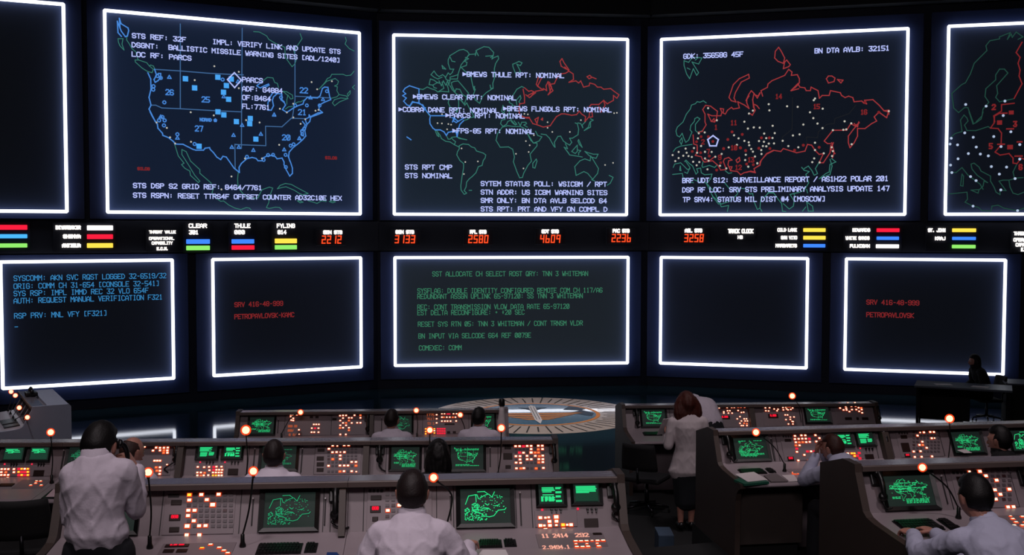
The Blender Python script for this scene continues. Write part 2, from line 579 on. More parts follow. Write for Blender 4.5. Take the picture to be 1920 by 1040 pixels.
S_LR1 = Screen((3.498, 25.533), (6.791, 24.65), LB, LT, 'empty lower screen right of the centre column')
q_ = pick(PLANES['right'], 1584, 483)
r_ = pick(PLANES['right'], 1888, 485.6)
S_LR2 = Screen(q_, r_, LB, LT, 'lower screen with two red text lines at the far right')

# ---------------- upper left screen: United States
s = S_UL1
us_blue = (T(200, 20, 8, '''190,115 215,195 320,260 330,300 310,380 280,390 220,310 200,260 190,115
160,160 170,330 220,385
160,160 215,300''') + T(270, 120, 9.6, '''190,95 225,200 180,280 200,330 250,300 300,250 300,170 260,170 225,200
70,160 120,270 125,450 90,600 125,740 90,810 150,930 200,1030''') + T(470, 120, 9.6, '''480,530 410,590 390,650 410,750 370,830 310,830 310,700 340,610 400,510 480,530
480,530 560,540 560,640 600,680 625,740 570,820 650,870 770,790
540,640 600,690
770,790 850,750 940,720 960,660 1020,600 1200,610 1250,570 1290,440 1330,415 1390,420 1420,580 1440,640 1320,690 1230,740 1230,820 1290,870 1210,880 1050,960 1050,920
120,400 170,430 230,400 320,360 330,380 260,420
110,390 200,320''') + T(440, 210, 9.6, '''1580,10 1480,50 1370,90 1350,170 1300,220 1260,330 1280,430 1220,500 1140,570 1050,640 980,720 970,800 990,880
1340,50 1360,80 1270,130 1290,200
1220,170 1270,230 1230,300 1190,330 1200,400 1240,430''') + T(430, 290, 8, '''880,20 920,120 945,200 945,280 905,320 850,220 820,150 820,110 790,50 715,60 690,30 650,10 560,20 500,50 490,90 430,90 400,55 340,40 260,60 180,130 145,190 150,265 70,200 0,100''')
 + T(270, 210, 9.6, '''1530,880 1480,810 1420,795 1380,855 1310,810 1250,730 1190,670 1180,640 1100,650 1070,685 930,685 880,670 700,580 560,575
110,0 150,80 200,160 240,220 250,290 330,380 340,420 440,460 530,530 560,575'''))
us_div = ([[(454, 53), (452.5, 278)], [(338, 45), (338, 202.5)], [(553, 95), (553, 187), (548, 222)], [(290, 130), (338.8, 133), (390, 137.2), (431.5, 139.4), (456, 140.3)]]
 + T(270, 120, 9.6, '''125,740 210,740 320,790 660,805 1280,840 1750,860''') + T(440, 210, 9.6, '''10,585 560,605 555,255 850,265 1020,110 1270,120''')
 + T(270, 210, 9.6, '''1640,1030 1635,580 1760,590''') + T(470, 120, 9.6, '''800,580 1030,590 1430,610'''))
us_green = (T(200, 20, 8, '''170,420 245,420 230,500 260,590 200,530 175,470 170,420
300,390 300,440 340,500 380,570 440,620 450,680 470,730
425,740 480,740 600,780 640,830 700,880 680,930 610,910 530,860 430,770 425,740
640,830 660,815 700,830 720,870''') + T(470, 120, 9.6, '''200,320 300,240 400,250 430,330 480,350 500,420
580,490 650,500 750,560 760,620 720,630 670,560 650,640 650,720
580,490 660,560
625,810 680,770 760,760
770,720 860,680 900,680 950,650
1230,450 1330,340 1380,260 1430,240 1460,185 1660,185 1720,210 1800,200 1860,130
1250,430 1370,310 1520,260 1580,310 1560,370 1510,395 1560,410 1550,480 1590,550 1720,575 1750,620 1600,680 1510,750 1470,700 1510,640 1620,610 1750,625
1740,540 1790,480 1790,530 1750,580 1740,540
1440,620 1550,590 1590,550
1870,380 1830,420 1870,455''') + T(430, 40, 8, '''365,155 450,160 560,220 590,270 690,330 830,390 840,540 940,680 980,640 1000,590 970,450 1010,380 1090,260 1060,185
1740,240 1755,290 1735,340 1800,410 1870,445''') + T(240, 260, 7.427, '''650,80 700,240 780,340 745,360 790,410 860,450 870,510 980,610 1000,590 930,510 840,360 750,220 750,150 810,180 870,310 1000,430 1000,480 1150,610 1190,690 1170,750 1230,830 1290,870 1330,865 1400,920 1490,965 1570,985 1640,960
1535,470 1525,560 1530,640 1550,700 1590,750''') + T(430, 290, 8, '''160,530 200,580 300,660 430,645 480,540 500,520 600,485 650,500 620,580 600,640 590,720 555,790 600,805 690,785 750,790 790,825
720,510 760,460 840,430 930,445 1010,490 1180,580 1100,600 1050,580 970,530 850,480 790,490 720,510
1020,690 1060,720 1105,710 1060,690 1020,690
1180,690 1260,710 1315,730 1380,690 1450,700 1440,660
1500,700 1550,720 1590,705 1550,690 1500,700
250,790 300,800 325,825'''))
s.lines('coastline', G_GRN, us_green, 0.016)
s.lines('sector_border', G_BLUD, us_div, 0.02, keep='us')
s.lines('national_outline', G_BLU, us_blue, 0.024, 0.005, keep='us')
sq = [(270 + a / 9.6, 120 + b / 9.6) for a, b in ((745, 265), (910, 430), (1328, 238), (1482, 388), (1430, 508), (1522, 635), (1330, 860), (1435, 915), (1570, 270))] + \
     [(270 + a / 9.6, 210 + b / 9.6) for a, b in ((990, 615), (1662, 172))] + [(440 + a / 9.6, 210 + b / 9.6) for a, b in ((280, 115), (270, 210), (380, 487))]
mb = MB()
for p in sq:
    a, b = s.D.px(*p)
    MB().quad(s.D.pt(a - .055, b - .055, .007), s.D.pt(a + .055, b - .055, .007), s.D.pt(a + .055, b + .055, .007), s.D.pt(a - .055, b + .055, .007)).build('square_marker', G_BLUL, s.root)
tri = [(270 + a / 9.6, 120 + b / 9.6) for a, b in ((455, 240), (1435, 590), (1690, 320))] + [(270 + a / 9.6, 210 + b / 9.6) for a, b in ((1610, 420), (1580, 635), (1705, 635), (1765, 240), (600, 470), (300, 90))] + \
      [(440 + a / 9.6, 210 + b / 9.6) for a, b in ((335, 690), (470, 400), (890, 680), (710, 50), (1165, 475), (1160, 480))] + [(470 + a / 9.6, 120 + b / 9.6) for a, b in ((1075, 610), (420, 920), (1300, 640))]
s.dots('triangle_marker', G_BLU, tri, 0.042, n=3, hollow=0.02)
cir = [(270 + a / 9.6, 120 + b / 9.6) for a, b in ((1415, 280), (240, 215), (300, 250), (365, 690), (170, 400), (165, 460))] + [(270 + a / 9.6, 210 + b / 9.6) for a, b in ((358, 240), (330, 90), (370, 150), (270, 150), (600, 400), (910, 575))] + \
      [(440 + a / 9.6, 210 + b / 9.6) for a, b in ((915, 770), (1005, 605), (1060, 580), (1210, 350), (1215, 400), (1250, 300), (690, 770), (520, 860), (220, 805), (600, 775), (920, 990))] + [(470 + a / 9.6, 120 + b / 9.6) for a, b in ((1010, 745), (1240, 745), (1370, 490), (800, 745), (545, 600))]
s.dots('ring_marker', G_BLU, cir, 0.032, n=8, hollow=0.02, keep='us')
wd = [(270 + a / 9.6, 120 + b / 9.6) for a, b in ((912, 290), (840, 868), (1255, 925), (1265, 40), (1705, 140), (1705, 435))] + [(440 + a / 9.6, 210 + b / 9.6) for a, b in ((205, 145), (447, 188), (800, 590), (1185, 212), (1055, 98), (1270, 130), (185, 835), (490, 835))] + \
     [(270 + a / 9.6, 210 + b / 9.6) for a, b in ((845, 535), (468, 455), (410, 285), (225, 188), (560, 565))] + [(470 + a / 9.6, 120 + b / 9.6) for a, b in ((1095, 325), (1460, 310), (1195, 455), (525, 805), (765, 715), (650, 872), (1220, 825), (1165, 840))] + [(240 + a / 7.427, 260 + b / 7.427) for a, b in ((1440, 525), (1300, 705))]
s.dots('city_dot', G_DOT, wd, 0.02, keep='us')
dm = [(439.3, 136.2), (452.2, 150.2), (439.8, 164.3), (426.2, 149.2), (439.3, 136.2)]
s.lines('target_diamond', G_TXT, [dm], 0.026, 0.009)
for t, x, y in (('26', 317.9, 172.6), ('25', 385.6, 186.1), ('27', 373, 240.7), ('20', 536.4, 257.4), ('21', 566.4, 210), ('22', 569.5, 169)):
    s.text(t, x - 7, y, x + 7, G_BLU, 9.5, 0.022)
s.text('NORAD', 375, 224, 396, G_BLU, 5, 0.02)
s.dots('star_marker', G_BLU, [(403.6, 225.6)], 0.045, n=5)
s.text('SILOS', 258, 316, 280, G_REDD, 4.5, 0.018)
s.text('SILOS', 610, 295.5, 631, G_REDD, 4.5, 0.018)
K = 'us'
for t, x0, y, x1, k in (('STS REF: 32F', 248, 66.5, 348, K), ('IMPL: VERIFY LINK AND UPDATE STS', 399, 78, 637.5, K), ('DSGNT:', 247.5, 83.8, 297, K),
        ('BALLISTIC MISSILE WARNING SITES [ADL/1240]', 316.5, 88.7, 636.5, K), ('LOC RF: PARCS', 247.5, 101.3, 358, K), ('PARCS', 454.5, 149, 492, K), ('ADF: G4884', 454.5, 166, 529, K),
        ('OF:B464', 454.5, 182.5, 507, K), ('FL:7761', 454.5, 199, 505, K), ('STS DSP S2 GRID REF: 8464/7761', 250, 347.5, 490.5, K),
        ('STS RSPN: RESET TTRS4F OFFSET COUNTER AD32C10E HEX', 250, 365.7, 640, K)):
    s.text(t, x0, y, x1, G_TXT, 8.2, 0.02, keep=k)

# ---------------- upper centre screen: the world
s = S_UC
wg = (T(740, 80, 8.668, '''1080,400 1165,370 1175,320 1130,300 1200,200 1230,190 1320,185 1310,210
1320,130 1360,210
1310,180 1335,120 1450,65 1530,75 1610,160 1600,210 1480,220
1560,240 1600,210 1580,265 1620,240 1680,215 1690,260 1640,340 1620,420 1620,580 1595,660 1600,740 1490,810 1430,870 1380,985 1310,930 1280,840 1310,760 1270,700 1240,560 1180,500 1080,400
1550,690 1560,740 1600,740
1270,700 1290,770 1300,710
940,470 960,430 900,430 870,340 870,280 900,210 1000,150 1050,120 1120,110 1180,140 1215,190 1150,270 1080,360 1060,420 1030,510
1150,240 1200,260 1150,290
905,240 930,300 980,310
770,370 830,430 780,420 770,370
590,520 640,460 680,520 720,550 780,520 830,560 870,490 900,520 940,480
590,520 640,560 700,590 770,560
560,680 580,590 640,610 680,640 740,660 690,650 620,690 560,680
900,560 1030,520 1020,590 900,590 900,560
720,620 760,700 790,620 830,690 860,620 880,690 900,600
620,690 640,730 680,740
400,750 460,760 530,720 600,750 660,770 700,800 770,790 880,800 870,740 850,680
770,640 800,740 720,790
820,560 840,600 900,620
920,650 960,630 1030,620 1100,700 1150,760 1200,820 1170,880 1100,840 1060,760 1000,750 980,800 930,700 920,650
900,700 940,770 1000,830 1060,860
1060,920 1130,1000 1160,920 1180,870''') + T(740, 180, 8.668, '''920,50 880,60 870,110 900,180 960,200 1010,260 1040,180 1040,60
1080,60 1140,150 1170,110 1220,210 1260,280 1290,340 1230,350 1180,380 1120,400
520,250 560,310
660,560 690,640 720,660 700,600
680,560 740,640 760,690 830,735 900,745 970,790 1020,815 1050,830
840,640 870,700 900,700 930,670 1010,660
930,690 960,720 990,740 970,790
1010,660 1080,690 1170,710 1050,690 1010,660''') + T(800, 250, 8.669, '''530,200 590,170 680,180 730,220 780,235 810,285 920,320 960,350 950,400 920,440 900,520 840,540 800,640 740,700 690,740 650,790 640,870 610,930 650,970 610,990 560,920 555,850 575,700 600,560 600,490 540,440 490,350 500,300 530,250 530,200
690,925 730,925''') + T(930, 190, 7.68, '''90,370 20,470 0,560 60,660 180,655 240,690 265,800 250,870 300,1010 340,1100 380,1095 400,1030 460,920 510,860 490,760 590,640 590,600 540,600 450,460 430,400 350,360 240,360 170,350 90,370
580,830 590,860 560,960 530,950 530,890 580,830
130,260 80,270 65,320 100,360 150,330 170,290 210,270 220,250
220,270 270,330 300,330 260,280
320,300 350,350 370,300 430,300 440,320 400,340 450,370
130,250 130,220 190,190 190,100 240,60 300,80
80,140 100,60 130,120 110,170 80,140
220,290 250,320 280,340
450,460 500,560 540,600 620,570 660,510 600,490 570,430
650,470 720,480 770,530 830,640 850,660 840,590 890,505 930,500 970,570 1010,600 1060,630 1090,590 1060,530 1100,530 1180,480 1190,400 1170,320 1140,310
1180,310 1220,320 1250,380 1240,340 1290,290
1000,610 1030,680 980,660 1060,770 1240,800
980,660 1050,750
1090,720 1170,630 1170,720 1140,750 1090,720
1190,550 1240,660 1200,620 1180,570 1190,550
1180,700 1220,710 1190,740 1190,770
1280,720 1330,740 1400,760 1470,760 1440,820 1370,800 1330,770 1280,720
1360,250 1400,270 1360,290 1360,370 1270,420 1330,370 1350,300''') + T(700, 40, 2.736, '''1033,745 1040,790 1060,780 1080,770 1100,780 1125,810 1150,780 1155,755 1125,705 1115,690 1112,715 1085,705 1060,715 1033,745
1210,790 1230,800 1215,830 1200,840
1120,812 1135,818''') + T(930, 80, 7.68, '''240,890 190,860 190,820 250,750 300,670 370,630 410,650
300,890 290,830 350,760 360,800 330,850 350,880
240,310 290,290 330,270 375,290 350,330 300,310 340,390 350,420 280,440 245,350 240,310'''))
s.lines('coastline', G_GRN, wg, 0.019, keep='world')
wb = (T(740, 80, 8.668, '''395,975 395,750 240,700 170,740 135,790 180,830 130,860 190,900 145,950 200,1010 250,1030 290,970 395,975 460,1030''') + T(740, 180, 8.668, '''240,170 290,90 390,120 460,150 520,250 580,320
450,140 480,230 500,190
580,320 570,380 575,450 620,520 660,550 740,550 800,580 840,640 870,590 940,575 1000,590 1015,660 1030,590 1040,520 1060,460 1120,400
1120,360 1000,430 950,400 980,360 930,350
600,320 840,320
940,420 960,360 1020,400
200,665 265,710'''))
s.lines('national_outline', G_BLU, wb, 0.024, 0.005, keep='world')
wr = (T(930, 80, 7.68, '''410,650 470,700 510,690 570,720 480,790 430,750
460,760 550,710 500,780
570,700 620,690 680,680 600,630 580,600 610,500
640,660 600,620 660,500
680,660 730,690 720,620 750,560 780,700 750,750 820,690 770,600 840,590 880,500 930,450 1000,440 1050,410 1110,450 1115,530 1050,570 1150,550 1190,580 1220,550 1260,640 1340,620 1350,580 1420,600 1460,640 1510,640 1550,670 1650,660 1700,700 1770,750 1740,800 1690,760 1690,830 1600,880 1550,830 1480,890 1370,890 1340,930
770,570 800,640 780,690
920,270 950,230 980,290 1050,390 1010,380 940,340 920,270
990,350 1040,400
1310,490 1350,470 1380,500 1340,520 1310,490
1390,500 1440,520
390,670 410,780 410,870 340,880 330,960
1550,840 1570,900 1510,1000 1480,920''') + T(930, 190, 7.68, '''330,130 340,200 440,240 480,240 530,320 600,340 680,370 780,350 820,290 870,220 940,180 990,180 1090,200 1160,190 1200,140 1230,180 1290,220 1280,290 1340,220 1350,150
1340,150 1380,150 1390,220 1350,230
430,230 480,230
560,260 610,230 590,320 560,260
650,260 670,240 670,270 650,260'''))
s.lines('red_border_outline', G_RED, wr, 0.022, 0.006, keep='world')
wdots = [(740 + a / 8.668, 180 + b / 8.668) for a, b in ((697, 440), (768, 445), (872, 455), (917, 465), (852, 540), (1087, 850), (770, 295))] + [(930 + a / 7.68, 190 + b / 7.68) for a, b in ((430, 572), (485, 632), (470, 728), (287, 755), (395, 965), (810, 440), (1063, 440), (742, 300), (742, 380), (1222, 270), (545, 487), (1685, 885), (1570, 915), (408, 180), (458, 187), (1700, 170), (1740, 165), (1625, 155))] + [(800 + a / 8.669, 250 + b / 8.669) for a, b in ((567, 243), (628, 465), (832, 455), (605, 660))]
s.dots('city_dot', G_DOT, wdots, 0.018)
for t, x0, y, x1 in (('>BMEWS THULE RPT: NOMINAL', 868, 139, 1057), ('>BMEWS CLEAR RPT: NOMINAL', 775, 181, 967), ('>COBRA DANE RPT: NOMINAL', 748, 205, 935), ('>BMEWS FLNGDLS RPT: NOMINAL', 944, 203.5, 1146),
        ('>PARCS RPT: NOMINAL', 836, 216, 983), ('>FPS-85 RPT: NOMINAL', 849, 245, 1001), ('STS RPT CMP', 760, 313, 847), ('STS NOMINAL', 760, 329, 847), ('SYTEM STATUS POLL: WSICBM / RPT', 902, 344, 1137),
        ('STN ADDR: US ICBM WARNING SITES', 902, 360, 1138), ('SMR ONLY: BN DTA AVLB SELCOD 64', 902, 375.5, 1137), ('STS RPT: PRT AND VFY ON COMPL D', 902, 391.5, 1138)):
    s.text(t, x0, y, x1, G_TXT, 8.0, 0.021, keep='world')

# ---------------- upper right screen: Russia
s = S_UR1
rr = (T(1250, 180, 9.455, '''690,165 640,240 680,320 680,460 700,510 640,610
690,165 780,180 900,270 890,350 800,350 730,320 790,450 850,460 880,420 890,350 960,350 980,290 950,220 1010,230 1000,300 1040,320 1080,250 1150,200 1180,230 1290,210 1260,100 1380,160 1460,220 1420,120 1420,60 1460,0
470,690 480,850 540,870 540,1000
800,440 840,400 850,460
1525,60 1540,200 1570,250 1520,340 1480,310
1560,150 1600,170 1640,220
560,640 640,625''') + T(1260, 80, 8, '''960,890 890,870 855,820 920,630 1010,540 1150,475 1160,530 1040,590 950,750 930,830 960,890
1110,870 1150,780 1190,720 1230,760 1210,860 1230,960 1240,1030
1230,760 1280,830 1320,760
1240,780 1290,800 1320,750
1360,800 1335,720 1430,670 1440,620 1500,570 1620,520 1690,490 1750,400 1800,440 1790,490 1880,480 1910,540 1910,600 1790,720 1900,690
1540,230 1550,130 1600,70 1640,130 1690,230 1670,310 1590,280 1540,230
1670,390 1690,290 1720,260 1775,330 1750,360 1670,390
1840,680 1900,620''') + T(1440, 80, 7.68, '''330,690 430,590 460,640 530,650 550,690 610,690 620,640 720,690 740,800 780,760 880,760 900,690 1040,720 1060,760 1110,790 1160,770 1220,790 1240,850 1350,840 1380,870 1420,880 1390,830 1510,820 1600,900 1670,980 1740,970 1740,1030
840,520 870,480 920,480 965,510 950,560 870,580 840,520
1000,530 1080,540 1050,580 1000,530''') + T(1400, 180, 6.4, '''1660,180 1700,190 1680,260 1610,210 1590,190 1530,250 1560,300 1500,330 1420,390 1330,390 1330,480 1290,560 1240,620 1220,560 1220,480 1280,400 1350,320 1300,360 1250,330 1200,410 1150,410 1035,410 930,540 970,570 1005,570
1020,560 1050,680 1030,740
1040,560 1010,640 1060,690
1010,590 1000,680 920,800 870,800 920,690 870,700 820,650 780,590 730,580 700,660 600,680 440,630 410,665 320,650 240,690 160,790 160,830 90,870 95,910 50,900 0,915
1290,330 1330,370 1345,310''') + T(1250, 270, 8, '''460,40 460,120 430,170 520,190 540,240 570,270 690,250 760,310
690,250 770,320 810,390 890,380
980,240 930,200 870,220 850,260 880,340 900,370
930,250 920,310 960,400 1060,410 1110,460 1160,430 1240,410 1330,430 1310,370 1400,310 1420,240 1500,150 1600,100
940,340 980,340 960,390
1040,240 1090,200 1100,250 1060,280 1040,240
580,230 640,250 720,190
980,240 930,250'''))
s.lines('red_border_outline', G_RED, rr, 0.022, 0.006, keep='ussr')
rg = (T(1250, 270, 8, '''100,110 140,60 210,30 380,5
100,350 120,300 210,280 310,380 350,370
270,260 290,240 340,290 390,330 440,450 470,420 450,370 510,360
280,250 350,350 310,440 270,420
205,330 215,400 195,390 205,330
90,455 235,440 250,520 330,560 400,580
400,530 480,560 590,580 690,780 820,900 960,850 1060,750 1070,710 1020,680 960,690 870,580
600,590 720,720 790,880 820,940 930,920 910,1010
510,360 520,430 570,460 680,450 660,520 610,580
540,350 640,320 720,350 760,310
550,250 530,330 545,350
880,400 930,440 975,430
1070,660 1180,670 1250,750 1290,740 1310,860 1360,980 1400,960 1430,1010
1400,960 1410,840 1490,770 1530,730 1600,735
690,790 780,900''') + T(1250, 180, 9.455, '''700,120 650,85 590,110 540,100 510,135 440,160 420,230 350,320 290,460 190,550 165,620 185,700 230,725 275,660 310,760 340,820 390,780 430,680 450,640 415,600 430,520 490,450 500,400 545,375 590,405 510,500 510,610 550,645 640,610
260,860 230,800 270,740 280,800 260,860''') + T(1260, 80, 8, '''180,270 250,295 290,240 350,220 450,230 400,320 300,290 400,450 370,490 320,390 265,540 220,470 180,340 180,270
350,260 400,220
230,380 270,400''') + T(1400, 280, 6.4, '''660,215 690,250 750,265 710,300 745,400 690,490 630,515 520,540 570,620 560,680 510,715 440,650
740,200 690,230
860,170 825,230 850,290 810,310 780,250 740,200
1020,110 1070,150 1000,180 990,270 950,290 870,350 1000,300 1025,200 1000,120
720,630 790,680 800,740 740,740 720,630
670,740 710,690
380,600 420,650 430,740 470,745
230,560 260,515 320,515 380,600
720,480 730,520
570,540 580,570'''))
s.lines('coastline', G_GRN, rg, 0.018, keep='ussr')
s.lines('district_border', G_FNT, T(1400, 180, 6.4, '''550,20 545,400 430,490 420,600
1310,110 1230,210 1060,270 1050,330 960,340 860,430 850,500 720,490 720,570'''), 0.016)
rd = T(1400, 180, 6.4, '265,98 273,172 485,123 612,130 760,195 800,265 850,330 680,342 910,385 912,152 1175,303 1255,328 1035,410 1160,405 1195,400 820,30 805,50 15,390 85,377 157,380 312,357 210,450 337,445 235,505 310,503 148,540 207,548 265,570 328,568 195,600 237,603 25,555 30,590 55,635 75,667 100,725 175,648 178,695 128,805 20,848 432,537 500,600 620,615 555,473 635,460 820,560 820,648 925,687 875,797 1020,615 1035,660 1025,720 1260,578 1705,182 28,210 75,175 810,748 787,793')[0] \
   + T(1250, 180, 9.455, '735,215 890,430 675,645 570,660 555,750 610,885 1275,750 1195,695 1378,455 1440,578 1545,555 1650,560 1730,665 1378,795 1455,820 1465,872 1100,910 680,990 540,1005 798,990 1245,865 1725,810 1812,843 1765,890')[0] \
   + T(1250, 270, 8, '285,68 410,60 180,118 300,130 250,175 328,180 378,193 180,210 130,255 398,265 490,270 450,318 612,378 90,165 575,115 675,118 455,130 575,215 730,190 630,250 825,148 1187,160 1178,240 1223,338 1360,290 1325,187 800,325 895,365')[0]
s.dots('site_dot', G_DOT, rd, 0.024, keep='ussr')
rm = T(1250, 180, 9.455, '1160,635 1340,680 1085,770 1010,930 1310,920 1400,965 1680,740 1820,740 1635,925 1830,930 740,720 610,720 530,810 820,805')[0] + T(1250, 270, 8, '855,70 1105,55 1185,100 510,130 385,110 640,180 810,280 1300,310 750,390 1200,300')[0] + T(1400, 180, 6.4, '680,590 870,615 575,650 1585,195 1420,75')[0]
s.dots('red_marker', G_REDD, rm, 0.035, n=6)
for t, x, y in (('14', 1460, 181), ('15', 1531, 199.8), ('16', 1619.7, 210.2), ('11', 1375.9, 230.2), ('1', 1342.5, 238.7), ('13', 1408, 299.6), ('12', 1384.4, 313.8), ('10', 1376, 277), ('7', 1328, 284), ('2', 1318, 266), ('9', 1349.5, 295)):
    k = 5.5 if len(t) == 2 else 2.4
    s.text(t, x - k, y, x + k, G_REDD, 8, 0.024)
pent = [(1337 + 10.4 * math.sin(k * 2 * math.pi / 5), 264.8 - 10.6 * math.cos(k * 2 * math.pi / 5)) for k in range(6)]
s.lines('target_pentagon', G_TXT, [pent], 0.03, 0.009)
for t, x0, y, x1, y1 in (('GDK: 35658G 45F', 1282, 105.8, 1393, 101.8), ('BN DTA AVLB: 32151', 1528, 95.5, 1667, 89), ('BRF UDT S12: SURVEILLANCE REPORT / AS1H22 POLAR 201', 1280, 338.3, 1665, 335), ('DSP RF LOC: SRV STS PRELIMINARY ANALYSIS UPDATE 147', 1280, 356, 1667, 352.5), ('TP SRV4: STATUS MIL DIST #4 [MOSCOW]', 1281, 374, 1547, 371.5)):
    s.text(t, x0, y, x1, G_TXT, 8.2, 0.021, y1=y1, keep='ussr')

# ---------------- far right screen: Europe
s = S_UR2
eg = T(1770, 40, 5.473, '''300,1040 245,885 210,885 150,935 100,890 80,740 180,650 220,630 270,540 310,430 440,300 430,250 470,200 570,180 570,160 680,115 650,185 690,130 700,165 740,110 810,160 760,185
330,1030 390,970 400,900 460,830 420,770 430,690 530,600 530,550 570,490 620,490 655,530 620,570 540,660 550,740 530,780 570,825 710,795''') + T(1770, 210, 5.333, '''250,0 290,120 330,100 370,70 390,0
180,190 165,80 200,30 230,60 240,90 205,130 230,185 320,185 440,145 465,160
60,260 110,215 180,195
730,515 690,600 705,660 790,655
60,600 120,605 180,555 240,630 360,720 390,770
270,520 300,510 350,550 370,590 465,640 465,690 500,750 520,800 560,825 560,780 620,785 550,690 590,680 650,680 710,665
270,520 280,570 330,630 435,705 400,690 390,740 360,770
270,780 350,775 340,810 270,780
180,620 195,640 190,740 165,735 180,620
40,820 230,800 235,870 210,900 290,940 340,950 380,985 470,990 480,940 540,930 600,960 730,985 800,960
650,690 660,750 690,810 740,825 800,800''')
s.lines('coastline', G_GRND, eg, 0.02)
er = T(1770, 40, 5.473, '''800,215 740,320 780,370 760,430 780,500 770,560 800,640 720,790
720,840 590,855 590,920 510,970 520,1030''') + T(1770, 210, 5.333, '''465,160 500,110 505,40 550,15
465,160 540,165 575,210 570,330 510,400 560,430 650,415 690,460 690,510 730,515 770,460 800,470''')
s.lines('red_border_outline', G_REDD, er, 0.024, 0.006)
ed = T(1770, 210, 5.333, '207,208 292,252 497,245 72,262 60,320 135,328 322,350 243,415 363,420 443,438 140,467 65,530 78,605 265,645 320,685 473,545 625,550 553,620 710,665 568,778 290,940 735,985 592,35 668,197 570,345 757,325 757,470')[0] + T(1770, 40, 5.473, '222,853 432,870 625,818')[0]
s.dots('site_dot', glow('screen bluish dot', '#b9cbe8', 0.9), ed, 0.03)
mb = MB()
for x, y, w, h in ((555, 105, 52, 45), (660, 350, 58, 45), (672, 5, 50, 40), (590, 12, 90, 16), (660, 168, 80, 16), (570, 322, 80, 16), (755, 298, 60, 16), (745, 440, 85, 16)):
    x0, y0 = s.D.px(1770 + (x - w / 2) / 5.333, 210 + (y + h / 2) / 5.333)
    x1, y1 = s.D.px(1770 + (x + w / 2) / 5.333, 210 + (y - h / 2) / 5.333)
    MB().quad(s.D.pt(x0, y0, .007), s.D.pt(x1, y0, .007), s.D.pt(x1, y1, .007), s.D.pt(x0, y1, .007)).build('unit_marker', G_REDD, s.root)
for t, x, y in (('3', 710, 120), ('5', 467, 340), ('6', 765, 550)):
    s.text(t, 1770 + x / 5.333 - 2.5, 210 + y / 5.333, 1770 + x / 5.333 + 2.5, G_REDD, 9, 0.03)
s.text('2', 1860.5, 200.8, 1866, G_REDD, 9, 0.03)

# ---------------- lower screens: text pages
for t, x0, y, x1, y1 in (('SYSCOMM: AKN SVC RQST LOGGED 32-6519/32', 26, 521.5, 311, 517), ('ORIG: COMM CH 31-654 [CONSOLE 32-541]', 26, 536.5, 298, 531.5), ('SYS RSP: IMPL IMMD REC 32 VLO 654F', 26, 550, 278, 545.5), ('AUTH: REQUEST MANUAL VERIFICATION F321', 26, 563.8, 304, 558.5), ('RSP PRV: MNL VFY [F321]', 27, 592, 200, 589)):
    S_LL0.text(t, x0, y, x1, G_CYA, 9.2, 0.0135, y1=y1)
S_LL0.text('_', 28, 610, 33, G_CYA, 5, 0.014)
for S_, b in ((S_LL1, (440, 571, 530, 570)), (S_LR2, (1625, 566, 1723, 567))):
    S_.text('SRV 416-48-999', b[0], b[1], b[2], G_REDD, 8, 0.018, y1=b[3])
S_LL1.text('PETROPAVLOVSK-KAMC', 440, 593.5, 551, G_REDD, 8, 0.018, y1=592)
S_LR2.text('PETROPAVLOVSK', 1625, 589.5, 1713, G_REDD, 8, 0.018, y1=590.5)
for t, x0, y, x1 in (('SST ALLOCATE CH SELECT ROST QRY: TNN 3 WHITEMAN', 811, 513.3, 1102), ('SYSFLAG: DOUBLE IDENTITY CONFIGURED REMOTE COM CH 117/A6', 783, 545, 1129), ('REDUNDANT ASSGN UPLINK 65-97120: SS TNN 3 WHITEMAN', 783, 555.5, 1092), ('REC: CONT TRANSMISSION VLOW DATA RATE 65-97120', 783, 575.5, 1067),
        ('EST DELTA RECONFIGURE: * +20 SEC', 783, 586, 983), ('RESET SYS RTN 05: TNN 3 WHITEMAN / CONT TRNSM VLDR', 784, 607.5, 1092), ('BN INPUT VIA SELCODE 664 REF 0079E', 785, 629.7, 995), ('COMEXEC: COMM', 786, 652, 865)):
    S_LC.text(t, x0, y, x1, G_GTX, 8.4, 0.0145)

# ---------------- the status strip between the screens
G_CAP = glow('backlit white caption', '#fff6ee', 1.6)
BARC = {'r': glow('red status light', '#ff2040', 1.0), 'b': glow('blue status light', '#3f86ff', 1.1), 'g': glow('green status light', '#8ee86a', 1.1), 'y': glow('yellow status light', '#ffd84a', 1.2), 'w': glow('white status light', '#fff8f4', 1.5), 'c': glow('sky blue status light', '#4ab4ff', 1.1)}
G_SEG = glow('red digit segment', '#ff4a22', 1.3)
def strip_plane(x):
    k = 'left' if x < 706 else ('center' if x < 1208 else 'right')
    P = PLANES[k]
    return Plane(P.o + P.n * 0.02, P.u, P.v)
def caption(P, root, txt, x0, y, x1, hpx, w, a1=None):
    L = text_strokes(txt, P.px(x0, y)[0], P.px(x0, y)[1], P.px(x1, y)[0], P.px(x0, y - hpx / 2)[1] - P.px(x0, y + hpx / 2)[1], 0.78)
    ribbons(MB(), P, L, w, 0.035).build('caption', G_CAP, root)
def bar(P, root, x0, x1, y0, y1, c, name='light_bar'):
    a0, b0 = P.px(x0, y1)
    a1, b1 = P.px(x1, y0)
    MB().box(P.M(), a0, a1, b0, b1, 0.0, 0.04, 0.012).build(name, BARC[c], root)
def board(P, root, x0, y0, x1, y1):
    a0, b0 = P.px(x0, y1)
    a1, b1 = P.px(x1, y0)
    MB().box(P.M(), a0, a1, b0, b1, -0.047, -0.01).build('backing_board', mat('dark strip paint', '#0d1326', 0.7), root)
